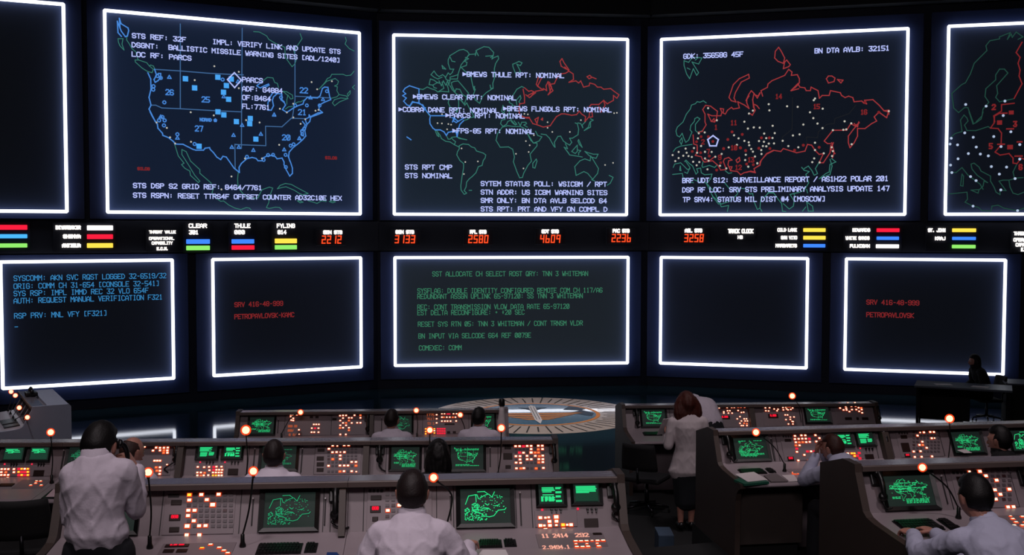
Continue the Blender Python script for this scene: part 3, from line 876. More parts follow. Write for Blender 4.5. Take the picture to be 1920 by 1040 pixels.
def status(label, caps, bars):
    xs = [c[1] for c in caps] + [c[3] for c in caps] + [b[0] for b in bars] + [b[1] for b in bars]
    ys = [c[2] for c in caps] + [b[2] for b in bars] + [b[3] for b in bars]
    P = strip_plane(sum(xs) / len(xs))
    c = P.px(sum(xs) / len(xs), max(ys))
    root = thing('status_indicator', label, 'indicator', frame(P.pt(*c), P.u, -P.n, Z), 'status indicators between the screen rows')
    board(P, root, min(xs) - 5, min(ys) - 5, max(xs) + 5, max(ys) + 5)
    for t, x0, y, x1, hp, w in caps:
        caption(P, root, t, x0, y, x1, hp, w)
    for x0, x1, y0, y1, k in bars:
        bar(P, root, x0, x1, y0, y1, k)
status('status indicator of red, blue and green bars at the left picture edge', [], [(-6, 51, 421.5, 430.5, 'r'), (-6, 51, 438.8, 446.5, 'c'), (-6, 51, 456, 464, 'g')])
status('status indicator with white, red and yellow bars below the blank upper screen', [('DIYARBAKIR', 105, 426.3, 150, 5.5, 0.0259), ('SHEMYA', 119, 443, 150, 5.5, 0.0259), ('ANTIGUA', 117, 460, 150, 5.5, 0.0259)], [(163, 211.5, 422.5, 431.5, 'w'), (163, 211.5, 439, 448, 'r'), (163, 211.5, 455.5, 464.5, 'y')])
status('white caption of four lines left of the blue and green CLEAR bars', [('THREAT VALUE', 279.5, 434.7, 328.5, 4.6, 0.0178), ('OPERATIONAL', 279.5, 446.8, 325.5, 4.6, 0.0178), ('CAPABILITY', 284.5, 455.5, 322.5, 4.6, 0.0178), ('E.C.M.', 294, 466, 314.5, 4.6, 0.0207)], [])
status('status indicator captioned CLEAR over a blue and a green bar', [('CLEAR', 354, 423, 386.5, 6.6, 0.0222), ('301', 354.5, 435.3, 371, 6.4, 0.0222)], [(349, 393, 448.2, 457, 'b'), (349, 393, 460.2, 469, 'g')])
status('status indicator captioned THULE over a blue and a red bar', [('THULE', 439.5, 423, 468, 6.6, 0.0222), ('000', 439.5, 435, 457.5, 6.4, 0.0222)], [(434, 476, 448.2, 456.5, 'b'), (434, 476.5, 459.5, 468, 'r')])
status('status indicator captioned FYLING over a yellow and a green bar', [('FYLING', 519, 423, 551.5, 6.6, 0.0222), ('014', 520.5, 435, 535.5, 6.4, 0.0222)], [(515, 556, 447, 456, 'y'), (515, 556, 459, 467.5, 'g')])
status('white two-line caption TRACK CLOCK right of the digits 3258', [('TRACK CLOCK', 1366, 433, 1412, 6.5, 0.0259), ('HS', 1384, 444.5, 1392, 5, 0.0222)], [])
status('status indicator captioned COLD LAKE with two yellow bars over a blue one', [('COLD LAKE', 1458.5, 430.8, 1493.5, 5.2, 0.0222), ('SAN VITO', 1465, 445.3, 1494, 5.2, 0.0222), ('MARGARETS', 1455, 460.2, 1493.5, 5.2, 0.0222)], [(1506, 1548, 427.5, 434.5, 'y'), (1506, 1548, 442, 449, 'y'), (1506, 1547.5, 457.3, 463.5, 'b')])
status('status indicator captioned WHITE SANDS with red, blue and white bars', [('EDWARDS', 1599, 431, 1630.5, 5.2, 0.0222), ('WHITE SANDS', 1586, 446, 1629.5, 5.2, 0.0222), ('PULKOSAN', 1594, 460.8, 1630, 5.2, 0.0222)], [(1643.5, 1686.5, 427.8, 434.8, 'r'), (1643.5, 1685.5, 443.3, 449.5, 'b'), (1642, 1685.5, 458, 465, 'w')])
status('status indicator captioned ST. JOHN with yellow, blue and green bars', [('ST. JOHN', 1740.5, 431.3, 1771.5, 5.4, 0.0237), ('KRAJ', 1753.5, 446.7, 1771.5, 5.2, 0.0222)], [(1785, 1830, 428, 434.8, 'y'), (1785, 1829.5, 443.8, 449.7, 'b'), (1784.5, 1829, 458.8, 465.3, 'g')])
status('white four-line caption cut off at the right picture edge', [('THREAT VALUE', 1901, 437.5, 1952, 5.4, 0.0222), ('OPERATIONAL', 1900.5, 449.3, 1950, 5.4, 0.0222), ('CAPABILITY', 1904.5, 458.5, 1946, 5.4, 0.0222), ('E.C.M.', 1914.5, 467.5, 1936, 5.4, 0.0222)], [])
SEG = {'0': 'abcdef', '1': 'bc', '2': 'abged', '3': 'abgcd', '4': 'fgbc', '5': 'afgcd', '6': 'fgcde', '7': 'abc', '8': 'abcdefg', '9': 'abcfg'}
def counter(label, cap, num, cx0, cx1, cy, dx0, dx1, dy):
    P = strip_plane(cx0)
    root = thing('digital_counter', label, 'counter', frame(P.pt(*P.px((dx0 + dx1) / 2, dy + 8)), P.u, -P.n, Z), 'red digital counters between the screen rows')
    a0, b0 = P.px(dx0 - 10, dy + 11)
    a1, b1 = P.px(dx1 + 10, cy - 5.5)
    MB().box(P.M(), a0, a1, b0, b1, -0.047, 0.0, 0.01).build('housing', mat('dark strip paint', '#0d1326', 0.7), root)
    caption(P, root, cap, cx0, cy, cx1, 5.6, .025)
    A0, A1 = P.px(dx0, dy)[0], P.px(dx1, dy)[0]
    bt, bb = P.px(dx0, dy - 6.6)[1], P.px(dx0, dy + 6.6)[1]
    adv = (A1 - A0) / 3.68
    w = adv * .56
    for i, c in enumerate(num):
        x0, x1, ym, sl = A0 + i * adv, A0 + i * adv + w, (bt + bb) / 2, (bt - bb) * .08
        segs = {'a': [(x0 + sl, bt), (x1 + sl, bt)], 'd': [(x0, bb), (x1, bb)], 'g': [(x0 + sl / 2, ym), (x1 + sl / 2, ym)], 'f': [(x0 + sl, bt), (x0 + sl / 2, ym)], 'b': [(x1 + sl, bt), (x1 + sl / 2, ym)], 'e': [(x0 + sl / 2, ym), (x0, bb)], 'c': [(x1 + sl / 2, ym), (x1, bb)]}
        ribbons(MB(), P, [segs[k] for k in SEG[c]], .026, 0.034).build('digit', G_SEG, root)
for lb, cap, num, c0, c1, cy, d0, d1, dy in (('counter showing 2212 left of the dark corner column', 'GEN STG', '2212', 606, 640, 435.3, 603, 639, 449), ('counter showing 3133 under the left edge of the world map screen', 'GSN STG', '3133', 742.5, 775.5, 434.7, 741, 778, 448.2),
        ('counter showing 2580 below the world map screen', 'RPL STG', '2580', 881.5, 911, 434.5, 878.5, 915, 448), ('counter showing 4609 below the world map screen', 'GDT STG', '4609', 1016, 1046.5, 433.7, 1013, 1050, 447.5),
        ('counter showing 2236 under the right edge of the world map screen', 'PAC STG', '2236', 1149, 1179, 432.5, 1147, 1182, 446), ('counter showing 3258 under the red Russia map screen', 'AGL STG', '3258', 1285, 1316, 432, 1284, 1319, 446)):
    counter(lb, cap, num, c0, c1, cy, d0, d1, dy)

# ------------------------------------------------------------------ stepped floor under the console rows
ZA, ZB, ZC = 1.0, 0.6, 0.2
G_BTN = glow('lit cream button', '#ffe4bd', 1.9)
G_BTNHALO = glow('orange button halo', '#ff4a1c', 0.9)  # orange halo of lit buttons, put into the colour of their edges
G_AMB = glow('lit amber button', '#ffc23a', 1.7)
G_ORG = glow('lit orange button', '#ff8a50', 1.1)
G_REDB = glow('lit red button', '#ff2a44', 0.9)
G_LED = glow('red lamp', '#ff3050', 0.9)
G_RDIG = glow('red readout digit', '#ff1c38', 1.0)
G_PDIG = glow('pink readout digit', '#ffb09a', 1.0)
G_CRT = glow('bright green trace', '#30f090', 1.0)
G_CRTM = glow('mid green trace', '#2cb87c', 0.85)
G_CRTP = glow('tube page glow', '#2f5a48', 0.45)
G_BULB = glow('glowing bulb', '#ffe0b4', 4.0)
M_HALO = bulb_halo('orange bulb halo', '#ff4a1c', 1.2, 0.45)  # glow halo imitated by an added shell round each bulb

class Row:
    def __init__(s, l, r, zf):
        s.zf = zf
        L, R = at_z(l[0], l[1], zf + 1.07), at_z(r[0], r[1], zf + 1.07)
        s.u = V3((R.x - L.x, R.y - L.y, 0)).normalized()
        s.y = V3((-s.u.y, s.u.x, 0))
        s.o = V3((L.x, L.y, zf))
        s.yaw = math.atan2(s.u.y, s.u.x)
        s.panel = Plane(s.P(0, -.10, .77), s.u, s.P(0, .05, 1.03) - s.P(0, -.10, .77))
        s.slope = Plane(s.P(0, -.42, .735), s.u, s.P(0, -.10, .77) - s.P(0, -.42, .735))
        s.desk = Plane(s.P(0, -.77, .722), s.u, s.P(0, -.42, .735) - s.P(0, -.77, .722))
        s.lip = Plane(s.P(0, 0, 1.07), s.u, Z)
    def P(s, a, y, z):
        return s.o + s.u * a + s.y * y + Z * z
    def a_at(s, px, yl=0.0, z=1.07):
        n = s.y
        p = at_plane(px, 600, s.P(0, yl, 0), n)
        return (p - s.o).dot(s.u)
    def M(s, a=0, y=0, z=0):
        return frame(s.P(a, y, z), s.u, s.y, Z)

def mono(px, k):
    return px
BODY = [(.5, 0), (.5, .92), (.15, 1.03), (.05, 1.03), (-.10, .77), (-.12, .755), (-.12, .60), (-.36, .58), (-.36, .0)]
ENDP = [(.52, 0), (.52, .98), (.16, 1.085), (-.02, 1.085), (-.03, 1.03), (-.15, .80), (-.2, .772), (-.3, .757), (-.55, .742), (-.79, .732), (-.79, .69), (-.74, .665), (-.69, .62), (-.665, .55), (-.66, .4), (-.66, 0)]
BODYF = [(.5, 0), (.5, 1.03)] + BODY[3:]
ENDPF = [(.52, 0), (.52, 1.05), (.49, 1.085)] + ENDP[3:]
class Console:
    def __init__(s, row, a0, a1, label, group=None, ends='', endm=None, pedestal=0.0, flat=False):
        s.r, s.a0, s.a1 = row, a0, a1
        s.root = thing('control_console', label, 'console', row.M((a0 + a1) / 2), group)
        e0 = 0.05 if 'l' in ends else 0.0
        e1 = 0.05 if 'r' in ends else 0.0
        R = row
        g = .0015
        b0, b1 = a0 + e0 + g, a1 - e1 - g
        MB().prism(R.M(), BODYF if flat else BODY, b0, b1).build('cabinet', M_CREAM, s.root)
        # sloped desk with keyboard shelf and a rounded front
        D = [(-.10, .772), (-.42, .737), (-.74, .722), (-.765, .712), (-.77, .70), (-.765, .69), (-.74, .685), (-.4, .685), (-.12, .70)]
        MB().prism(R.M(), D, b0, b1).build('desk', M_DESK, s.root)
        MB().prism(R.M(), [(-.016, 1.0305), (-.016, 1.07), (.15, 1.07), (.15, 1.0305)], b0, b1).build('top_shelf', M_SHELF, s.root)
        MB().prism(R.M(), [(-.017, 1.033), (-.034, 1.035), (-.034, 1.066), (-.028, 1.072), (-.017, 1.072)], b0, b1).build('shelf_edging', mat('grey brown edging', '#5a4e4b', 0.5), s.root)
        endm = endm or M_BROWN
        if pedestal:
            p0, p1 = (b0, b0 + pedestal) if 'l' in ends else (b1 - pedestal, b1)
            MB().box(R.M(), p0, p1, -.62, -.37, .12, .684, .004).build('pedestal', mat('dim drawer paint', '#3d3532', 0.55), s.root)
            MB().box(R.M(), p0 + .03, p1 - .03, -.58, -.37, .0, .119).build('plinth', M_BLACK, s.root)
        if e0:
            MB().prism(R.M(), ENDP, a0, a0 + e0).build('end_panel', endm, s.root)
        if e1:
            MB().prism(R.M(), ENDPF if flat else ENDP, a1 - e1, a1).build('end_panel', endm, s.root)
        s.panels = {}
    def divider(s, a, w=.045):
        MB().prism(s.r.M(), [(.06, 1.026), (-.10, .773), (-.16, .762), (-.2, .775), (-.06, 1.026)], a - w / 2, a + w / 2).build('divider_rib', M_BROWN, s.root)
    def rect(s, pl, x0, y0, x1, y1):
        xm, ym = (x0 + x1) / 2, (y0 + y1) / 2
        return pl.px(x0, ym)[0], pl.px(x1, ym)[0], pl.px(xm, y1)[1], pl.px(xm, y0)[1]
    def plate(s, x0, y0, x1, y1, pl=None, m=None, name='button_panel'):
        pl = pl or s.r.panel
        a0, a1, b0, b1 = s.rect(pl, x0, y0, x1, y1)
        lim = .31 if pl is s.r.panel else (pl is s.r.slope and .315 or .34)
        b0, b1 = max(b0, .006), min(b1, lim - .008)
        a0, a1 = max(a0, s.a0 + .012), min(a1, s.a1 - .012)
        o = MB().box(pl.M(), a0, a1, b0, b1, 0.0005, .006, .002).build(name, m or M_CREAM, s.root)
        return o
    def crt(s, x0, y0, x1, y1, content, bright=True, small=False):
        R = s.r
        pl = R.panel
        a0, a1, b0, b1 = s.rect(pl, x0, y0, x1, y1)
        b0, b1 = max(b0, .008), min(b1, .302)
        M = pl.M()
        root = MB()
        t = (a1 - a0) * (.1 if small else .075)
        d = .022
        # bezel: four sloped sides round a recessed, slightly domed tube face
        o = [(a0, b0), (a1, b0), (a1, b1), (a0, b1)]
        i = [(a0 + t, b0 + t), (a1 - t, b0 + t), (a1 - t, b1 - t), (a0 + t, b1 - t)]
        for k in range(4):
            p, q = o[k], o[(k + 1) % 4]
            pi, qi = i[k], i[(k + 1) % 4]
            root.quad(pl.pt(*p, d), pl.pt(*q, d), pl.pt(*qi, .012), pl.pt(*pi, .012))
            root.quad(pl.pt(*p, 0.0), pl.pt(*q, 0.0), pl.pt(*q, d), pl.pt(*p, d))
        bez = root.build('monitor_bezel', M_DARKP, s.root)
        ga0, ga1, gb0, gb1 = a0 + t * .9, a1 - t * .9, b0 + t * .9, b1 - t * .9
        gl = MB()
        n = 8
        vs, fs = [], []
        for jj in range(n + 1):
            for ii in range(n + 1):
                u, v = ii / n, jj / n
                vs.append(pl.pt(ga0 + (ga1 - ga0) * u, gb0 + (gb1 - gb0) * v, .004 + .01 * (1 - (2 * u - 1) ** 2) * (1 - (2 * v - 1) ** 2)))
        for jj in range(n):
            for ii in range(n):
                k = jj * (n + 1) + ii
                fs.append((k, k + 1, k + n + 2, k + n + 1))
        gl.add(vs, fs).build('tube_face', M_GLASSG, bez, True)
        W, H = ga1 - ga0, gb1 - gb0
        D = Plane(pl.pt(ga0 + W * .07, gb0 + H * .07, .0), pl.u, pl.v)
        W *= .86
        H *= .86
        mb = MB()
        m = G_CRT if bright else G_CRTM
        if content in KEEP:
            for w, L in KEEP[content]:
                ribbons(mb, D, [[(a * W, b * H) for a, b in ln] for ln in L], w * W * (1.15 if bright else .9), .0155)
        elif content in ('tab_a', 'tab_b', 'tab_c', 'tab_d'):
            rnd = random.Random(content)
            rows = []
            if content == 'tab_a':
                rows = [(.1, .6, .86), (.1, .62, .78), (.1, .66, .7), (.12, .5, .62), (.72, .95, .86), (.72, .95, .8), (.72, .95, .62), (.72, .95, .56), (.72, .95, .38), (.72, .95, .32), (.72, .95, .12), (.72, .95, .06), (.12, .6, .45)] + [(x, x + .1, y) for x in (.05, .22, .39, .54) for y in (.34, .28, .22, .16, .1)]
            elif content == 'tab_b':
                rows = [(.06, .5 + rnd.random() * .45, .9 - k * .075) for k in range(6)] + [(.55, .9, .9 - k * .075) for k in range(5)]
            elif content == 'tab_c':
                rows = [(.06, .5 + rnd.random() * .42, .92 - k * .085) for k in range(5)] + [(.1, .5, .44 - k * .085) for k in range(5)] + [(.62, .9, .44 - k * .085) for k in range(4)]
            else:
                rows = [(.06, .7, .86), (.1, .45, .78), (.55, .8, .76), (.05, .5, .7), (.4, .85, .62), (.2, .5, .56)]
            for x0_, x1_, y_ in rows:
                x = x0_
                while x < x1_ - .02:
                    e = min(x1_, x + rnd.choice((.06, .1, .16)))
                    ribbons(mb, D, [[(x * W, y_ * H), (e * W, y_ * H)]], .055 * H, .0155)
                    x = e + .03
            pg = MB()
            pg.quad(D.pt(0, 0, .0146), D.pt(W, 0, .0146), D.pt(W, H, .0146), D.pt(0, H, .0146))
            if content in ('tab_b', 'tab_d'):
                pg.build('page_glow', G_CRTP, bez)
        mb.build('trace', m, bez)
        return bez
    def buttons(s, base, pts, x0, y0, sc, pl=None, w=.028, h=.021):
        """lit buttons, each a copy of one small lens block"""
        pl = pl or s.r.panel
        for p in pts:
            k = p[2] if len(p) > 2 else ''
            a, b = pl.px(x0 + p[0] / sc, y0 + p[1] / sc)
            src = LENS[k if k in LENS else '']
            q = .68 if k == 's' else (1.25 if k == 'B' else 1)
            o = src.copy()
            M = frame(pl.pt(a, b, .006), pl.u * (w / .028 * q), pl.v * (h / .021 * q), pl.n)
            place(o, base, M)
    def unlit(s, base, pts, x0, y0, sc, pl=None):
        pl = pl or s.r.panel
        for i, p in enumerate(pts):
            a, b = pl.px(x0 + p[0] / sc, y0 + p[1] / sc)
            if not (s.a0 + .03 < a < s.a1 - .03 and .015 < b < .295):
                continue
            o = (UNLITR if (i * 7) % 11 == 0 else UNLIT).copy()
            place(o, base, frame(pl.pt(a, b, .006), pl.u, pl.v, pl.n))
    def readout(s, cx, cy, w, h, digits=None, pl=None, name='readout_window', m=None):
        pl = pl or s.r.panel
        a0, a1, b0, b1 = s.rect(pl, cx - w / 2, cy - h / 2, cx + w / 2, cy + h / 2)
        o = MB().box(pl.M(), a0, a1, b0, b1, .0, .011, .003).build(name, m or M_READ, s.root)
        if digits:
            bh = (b1 - b0) * .42
            ribbons(MB(), pl, text_strokes(digits, a0 + (a1 - a0) * .22, b0 + (b1 - b0) * .62, a0 + (a1 - a0) * .78, bh), bh * .3, .013).build('digits', G_RDIG, o)
        return o
    def digits(s, txt, x0, y, x1, hpx, m=None, pl=None):
        pl = pl or s.r.panel
        A0, B0 = pl.px(x0, y)
        A1, _ = pl.px(x1, y)
        hh = pl.px(x0, y - hpx / 2)[1] - pl.px(x0, y + hpx / 2)[1]
        ribbons(MB(), pl, text_strokes(txt, A0, B0, A1, hh), max(.0035, hh * .16), .008).build('digits', m or G_PDIG, s.root)
    def slot(s, x, y0, y1, wpx=2.4, knob=True):
        pl = s.r.panel
        a0, a1, b0, b1 = s.rect(pl, x - wpx / 2, y0, x + wpx / 2, y1)
        o = MB().box(pl.M(), a0, a1, max(b0, .012), min(b1, .29), .0, .009, .002).build('latch_slot', M_SLOT, s.root)
        if knob:
            MB().lathe(pl.M((a0 + a1) / 2, min(b1, .28) + .002, .007), ((.006, 0), (.006, .012), (.004, .016)), 10).build('latch_knob', M_KNOB, o)
    def seam(s, x):
        """a joint between two front plates"""
        pl = s.r.panel
        a = pl.px(x, 600)[0] if False else s.r.a_at(x, -.03)
        MB().box(pl.M(), a - .0025, a + .0025, .006, .3, .0, .0035).build('plate_joint', M_SLOT, s.root)
    def toggles(s, cx, cy, step, n=3):
        pl = s.r.panel
        for k in range(n):
            a, b = pl.px(cx + (k - (n - 1) / 2) * step, cy)
            mb = MB()
            mb.lathe(pl.M(a, b, .0), ((.009, 0), (.009, .006), (.007, .02), (.006, .022)), 10)
            mb.box(pl.M(a, b - .014, 0), -.004, .004, -.008, .006, 0, .016)
            mb.build('control_knob', M_DARKP, s.root)
    def led(s, cx, cy):
        pl = s.r.panel
        a, b = pl.px(cx, cy)
        MB().ball(pl.M(a, b, .004), .0085, .0085, .006, 10, 6).build('warning_lamp', G_LED, s.root, True)
    def switches(s, cx, cy, wpx, n=4):
        pl = s.r.panel
        for k in range(n):
            a, b = pl.px(cx + (k / (n - 1) - .5) * wpx, cy)
            if b > .285: b = .285
            MB().box(pl.M(a, b, 0), -.009, .009, -.010, .010, 0, .010, .002).build('rocker_switch', M_SLOT, s.root)
    def keyboard(s, x0, y0, x1, y1, cols=13, rows=4, pl=None):
        pl = pl or s.r.slope
        a0, a1, b0, b1 = s.rect(pl, x0, y0, x1, y1)
        b1 = min(b1, .30)
        mb = MB()
        mb.box(pl.M(), a0, a1, b0, b1, 0, .010, .003)
        kw, kh = (a1 - a0 - .01) / cols, (b1 - b0 - .01) / rows
        for j in range(rows):
            off = kw * (.0, .25, .4, .1)[j % 4]
            for i in range(cols - (1 if off else 0)):
                x, y = a0 + .005 + off + i * kw, b0 + .005 + j * kh
                mb.box(pl.M(), x + kw * .08, x + kw * .92, y + kh * .08, y + kh * .92, .010, .019)
        return mb.build('keyboard', M_DARKP, s.root)

def lens(kind, core, rim):
    mb = MB()
    mb.k = 0
    w, h = .014, .0105
    o = [(-w, -h), (w, -h), (w, h), (-w, h)]
    i = [(x * .72, y * .68) for x, y in o]
    mb.add([(x, y, .007) for x, y in i], [(0, 1, 2, 3)])
    mb.k = 1
    for k in range(4):
        p, q, pi, qi = o[k], o[(k + 1) % 4], i[k], i[(k + 1) % 4]
        mb.add([(*p, .004), (*q, .004), (*qi, .007), (*pi, .007)], [(0, 1, 2, 3)])
        mb.add([(*p, 0), (*q, 0), (*q, .004), (*p, .004)], [(0, 1, 2, 3)])
    me = bpy.data.meshes.new('lit_button')
    me.from_pydata([tuple(p) for p in mb.v], [], mb.f)
    me.materials.append(core)
    me.materials.append(rim)
    for p, k in zip(me.polygons, mb.m):
        p.material_index = k
    return bpy.data.objects.new('lit_button', me)
LENS = {'': lens('', G_BTN, G_BTNHALO), 'a': lens('a', G_AMB, G_BTNHALO), 'o': lens('o', G_ORG, G_BTNHALO), 'r': lens('r', G_REDB, G_REDB)}
LENS['s'] = LENS['B'] = LENS['']
LENS['R'] = LENS['r']
def cap(m):
    mb = MB().box(ID, -.012, .012, -.009, .009, 0, .005)
    me = bpy.data.meshes.new('unlit_button')
    me.from_pydata([tuple(p) for p in mb.v], [], mb.f)
    me.materials.append(m)
    return bpy.data.objects.new('unlit_button', me)
UNLIT, UNLITR = cap(M_UNLIT), cap(M_UNLITR)
def grid(cols, rows, lit, tol=18):
    L = [(p[0], p[1]) for p in lit]
    return [(c, r) for r in rows for c in cols if all(abs(c - a) > tol or abs(r - b) > tol * .8 for a, b in L)]
def PP(t):
    """'x,y x,yR ...' -> points with an optional kind letter"""
    res = []
    for q in t.split():
        k = ''
        if q[-1] in 'sBaorR':
            k, q = q[-1], q[:-1]
        a, b = q.split(',')
        res.append((float(a), float(b), k))
    return res

def curve_pts(ctrl, n=14):
    """Catmull-Rom through the control points"""
    P = [Vector(p) for p in ctrl]
    P = [P[0] * 2 - P[1]] + P + [P[-1] * 2 - P[-2]]
    res = []
    for i in range(1, len(P) - 2):
        for k in range(n):
            t = k / n
            a, b, c, d = P[i - 1:i + 3]
            res.append(.5 * ((2 * b) + (c - a) * t + (2 * a - 5 * b + 4 * c - d) * t * t + (3 * b - a - 3 * c + d) * t ** 3))
    res.append(P[-2])
    return res

def phone(row, x, y0, y1, label, cord=(.02, -.02, -.12), hook=True):
    """wall handset on its cradle, on the sloped front"""
    pl = row.panel
    a, bt = pl.px(x, y0)
    _, bb = pl.px(x, y1)
    bt = min(bt, .285)
    bb = max(bb, .035)
    root = thing('telephone_handset', label, 'telephone', frame(pl.pt(a, bb, 0), pl.u, -pl.n, pl.v), 'black telephone handsets on the consoles')
    if hook:
        mb = MB()
        mb.box(pl.M(a, bt, 0), -.042, .042, -.1, .008, 0, .03, .008)
        mb.box(pl.M(a, bt, 0), -.026, .026, -.035, -.012, .03, .055, .004)
        cr = mb.build('cradle', M_DARKP, root)
    L = bt - bb
    mb = MB()
    c = [pl.pt(a, bt - .02, .055), pl.pt(a, bt - .055, .07), pl.pt(a + .002, bt - L * .5, .078), pl.pt(a + .003, bb + .05, .07), pl.pt(a + .003, bb + .015, .055)]
    mb.tube(curve_pts(c, 6), .0185, 10)
    for b_ in (bt - .022, bb + .018):
        mb.lathe(pl.M(a + .002, b_, .035), ((.027, 0), (.032, .006), (.032, .022), (.02, .036)), 14)
    mb.build('handset', M_DARKP, root, True)
    mb = MB()
    p0, p1 = pl.pt(a + .003, bb + .005, .05), pl.pt(a + cord[0] + .03, bb + cord[2] * .4, .02)
    base = curve_pts([p0, pl.pt(a + cord[1], bb - .03, .04), pl.pt(a + cord[0], max(.01, bb - .06), .018), pl.pt(a + cord[0] + .035, .03, .012)], 22)
    coil = []
    for i, p in enumerate(base):
        th = i * 1.5
        coil.append(p + (pl.u * math.cos(th) + pl.n * math.sin(th)) * .006)
    mb.tube(coil, .0045, 5)
    mb.build('coiled_cord', M_DARKP, root, True)
    return root

def gooseneck(row, bulb_px, base_px, label, via=None, yl=-.30, r=.021, pl=None):
    """bulb on a thin bent stem; base stands on the keyboard shelf"""
    pl = pl or row.slope
    a, b = pl.px(*base_px)
    b = min(max(b, .03), .29)
    B = pl.pt(a, b, .0)
    y_ = (B - row.o).dot(row.y)
    n = row.y
    T_ = at_plane(bulb_px[0], bulb_px[1], row.P(0, min(y_ + .03, -.06), 0), n)
    root = thing('gooseneck_lamp', label, 'lamp', frame(B, row.u, row.y, Z), 'glowing bulbs on gooseneck stems')
    MB().lathe(frame(B, row.u, row.y, Z), ((.02, 0), (.02, .012), (.013, .03), (.012, .075), (.007, .08)), 14).build('base', M_DARKP, root, True)
    if via:
        C = at_plane(via[0], via[1], row.P(0, y_ + .02, 0), n)
        ctrl = [B + Z * .07, C, T_ + (C - T_).normalized() * .02]
    else:
        ctrl = [B + Z * .07, (B + Z * .07) * .6 + T_ * .4 + row.u * .012, T_ - Z * .02]
    MB().tube(curve_pts(ctrl, 12), .0055, 8).build('stem', M_DARKP, root, True)
    d = (ctrl[-1] - T_).normalized()
    MB().tube([T_ + d * (r + .018), T_ + d * (r + .004), T_ + d * (r * .6)], [.009, .011, .011], 10).build('socket', M_DARKP, root, True)
    halo = MB().ball(Matrix.Translation(T_), r * 1.42, r * 1.42, r * 1.42, 16, 10).build('bulb_halo', M_HALO, root, True)
    MB().ball(Matrix.Translation(T_), r, r, r, 16, 10).build('bulb', G_BULB, root, True)
    return root

# a polar view drawn on two tubes
def _polar():
    tr = T(0, 0, 1, '''360,300 365,430
355,300 380,300 400,370 430,380
430,350 500,310 550,290 500,245
560,290 610,350 650,250
390,245 500,240
300,480 350,450 380,500 390,560 310,580 300,520
330,600 400,620 440,650 480,690 560,710 630,690 700,590 800,580 820,550
450,560 480,540 550,550 580,580
500,460 540,495 560,470
650,510 700,500 720,480
190,580 230,540 260,600 200,650
200,470 250,320 360,295''')
    f = lambda x, y: ((x - 170) / 670, 1 - (y - 225) / 560)
    L = [(.014, [[f(*p) for p in ln] for ln in tr])]
    rnd = random.Random(5)
    D = []
    for k in range(210):
        if k < 125:
            x, y = 190 + rnd.random() * 330, 560 + rnd.random() * 210
        elif k < 160:
            x, y = 300 + rnd.random() * 110, 450 + rnd.random() * 150
        else:
            x, y = 420 + rnd.random() * 380, 300 + rnd.random() * 330
        a, b = f(x, y)
        D.append([(a - .0035, b), (a + .0035, b)])
    L.append((.013, D))
    KEEP['polar'] = L
_polar()

RA = Row((290, 907), (1154, 892), ZA)
RB = Row((20, 829), (1040, 823.5), ZB)
RC = Row((450, 772.5), (945, 767.5), ZC)
RC2 = Row((1190, 759.5), (1640, 755.5), ZC)
RB2 = Row((1345, 808), (1919, 793), ZB)
RA2 = Row((1618, 872), (1919, 862.5), ZA)

# tiers: three low platforms that carry the rows, each block with its own edge along the row
def tier(name, rowL, rowR, z, front, back):
    """one platform from y=front (towards the camera) to the backs of its rows"""
    pts = []
    a = rowL.P(-8, back, 0)
    bk2 = back if rowL is RC else -.1
    b = rowL.P(rowL.a_at(1180 if rowL is RA else 1055), back, 0)
    c = rowR.P(rowR.a_at(1604 if rowR is RA2 else 1338 if rowR is RB2 else 1166), back, 0)
    b2 = rowL.P(rowL.a_at(1182 if rowL is RA else 1057), bk2, 0)
    c2 = rowR.P(rowR.a_at(1602 if rowR is RA2 else 1336 if rowR is RB2 else 1164), bk2, 0)
    d = rowR.P(9, back, 0)
    poly = [(XL, front), (XR, front), (XR, d.y + (XR - d.x) * .1), (d.x, d.y), (c.x, c.y), (c2.x, c2.y), (b2.x, b2.y), (b.x, b.y), (a.x, a.y), (XL, a.y)]
    mb = MB()
    n = len(poly)
    vs = [V3((x, y, ZF)) for x, y in poly] + [V3((x, y, z)) for x, y in poly]
    mb.add(vs, [tuple(range(n - 1, -1, -1)), tuple(range(n, 2 * n))] + [(i, (i + 1) % n, (i + 1) % n + n, i + n) for i in range(n)])
    struct(name, mb, M_CARPET)
tier('floor_tier_1', RA, RA2, ZA, YB, .62)
tier('floor_tier_2', RB, RB2, ZB, 5.5, .62)
tier('floor_tier_3', RC, RC2, ZC, 8.5, .62)

def A(row, x, yl=0.0):
    return row.a_at(x, yl)
GR = 'grey control consoles in rows'
# ---------------- front row, left block
c = Console(RA, A(RA, 100), A(RA, 651), 'front row console with a dim dotted polar display, next to the standing man', GR, 'l')
c.crt(150, 917, 263, 1013, 'us')
c.crt(487, 916, 599, 1007, 'polar', False)
bp = c.plate(307, 921, 440, 1009)
lit = PP('525,265a 680,262 905,258 525,333 752,328 828,393B 512,466 593,466 508,535 583,602 497,670B 652,667 735,665 490,785 655,785')
c.buttons(bp, lit, 280, 890, 6.935, w=.031, h=.024)
c.unlit(bp, grid([522 + 78 * k - 4 for k in range(8)], [262, 331, 397, 466, 534, 602, 667, 785], lit, 40), 280, 890, 6.935)
for cx, cy, w, h, dg in ((331.2, 942.3, 20, 10, None), (328.3, 970.5, 21.5, 12, '880'), (327, 993, 19, 10, None)):
    c.readout(cx, cy, w, h, dg)
c.switches(326, 930, 15, 4)
for x in (473.5, 609.5):
    c.slot(x, 936, 985)
for x in (298, 447, 482, 604, 618):
    c.seam(x)
sp = c.plate(300, 1019, 438, 1044, RA.slope)
c.buttons(sp, PP('797,925 910,965 970,1002 1020,1035 685,970a'), 280, 890, 6.935, RA.slope, .03, .02)
c.readout(332, 1025, 44, 5, '8.88 888', RA.slope)
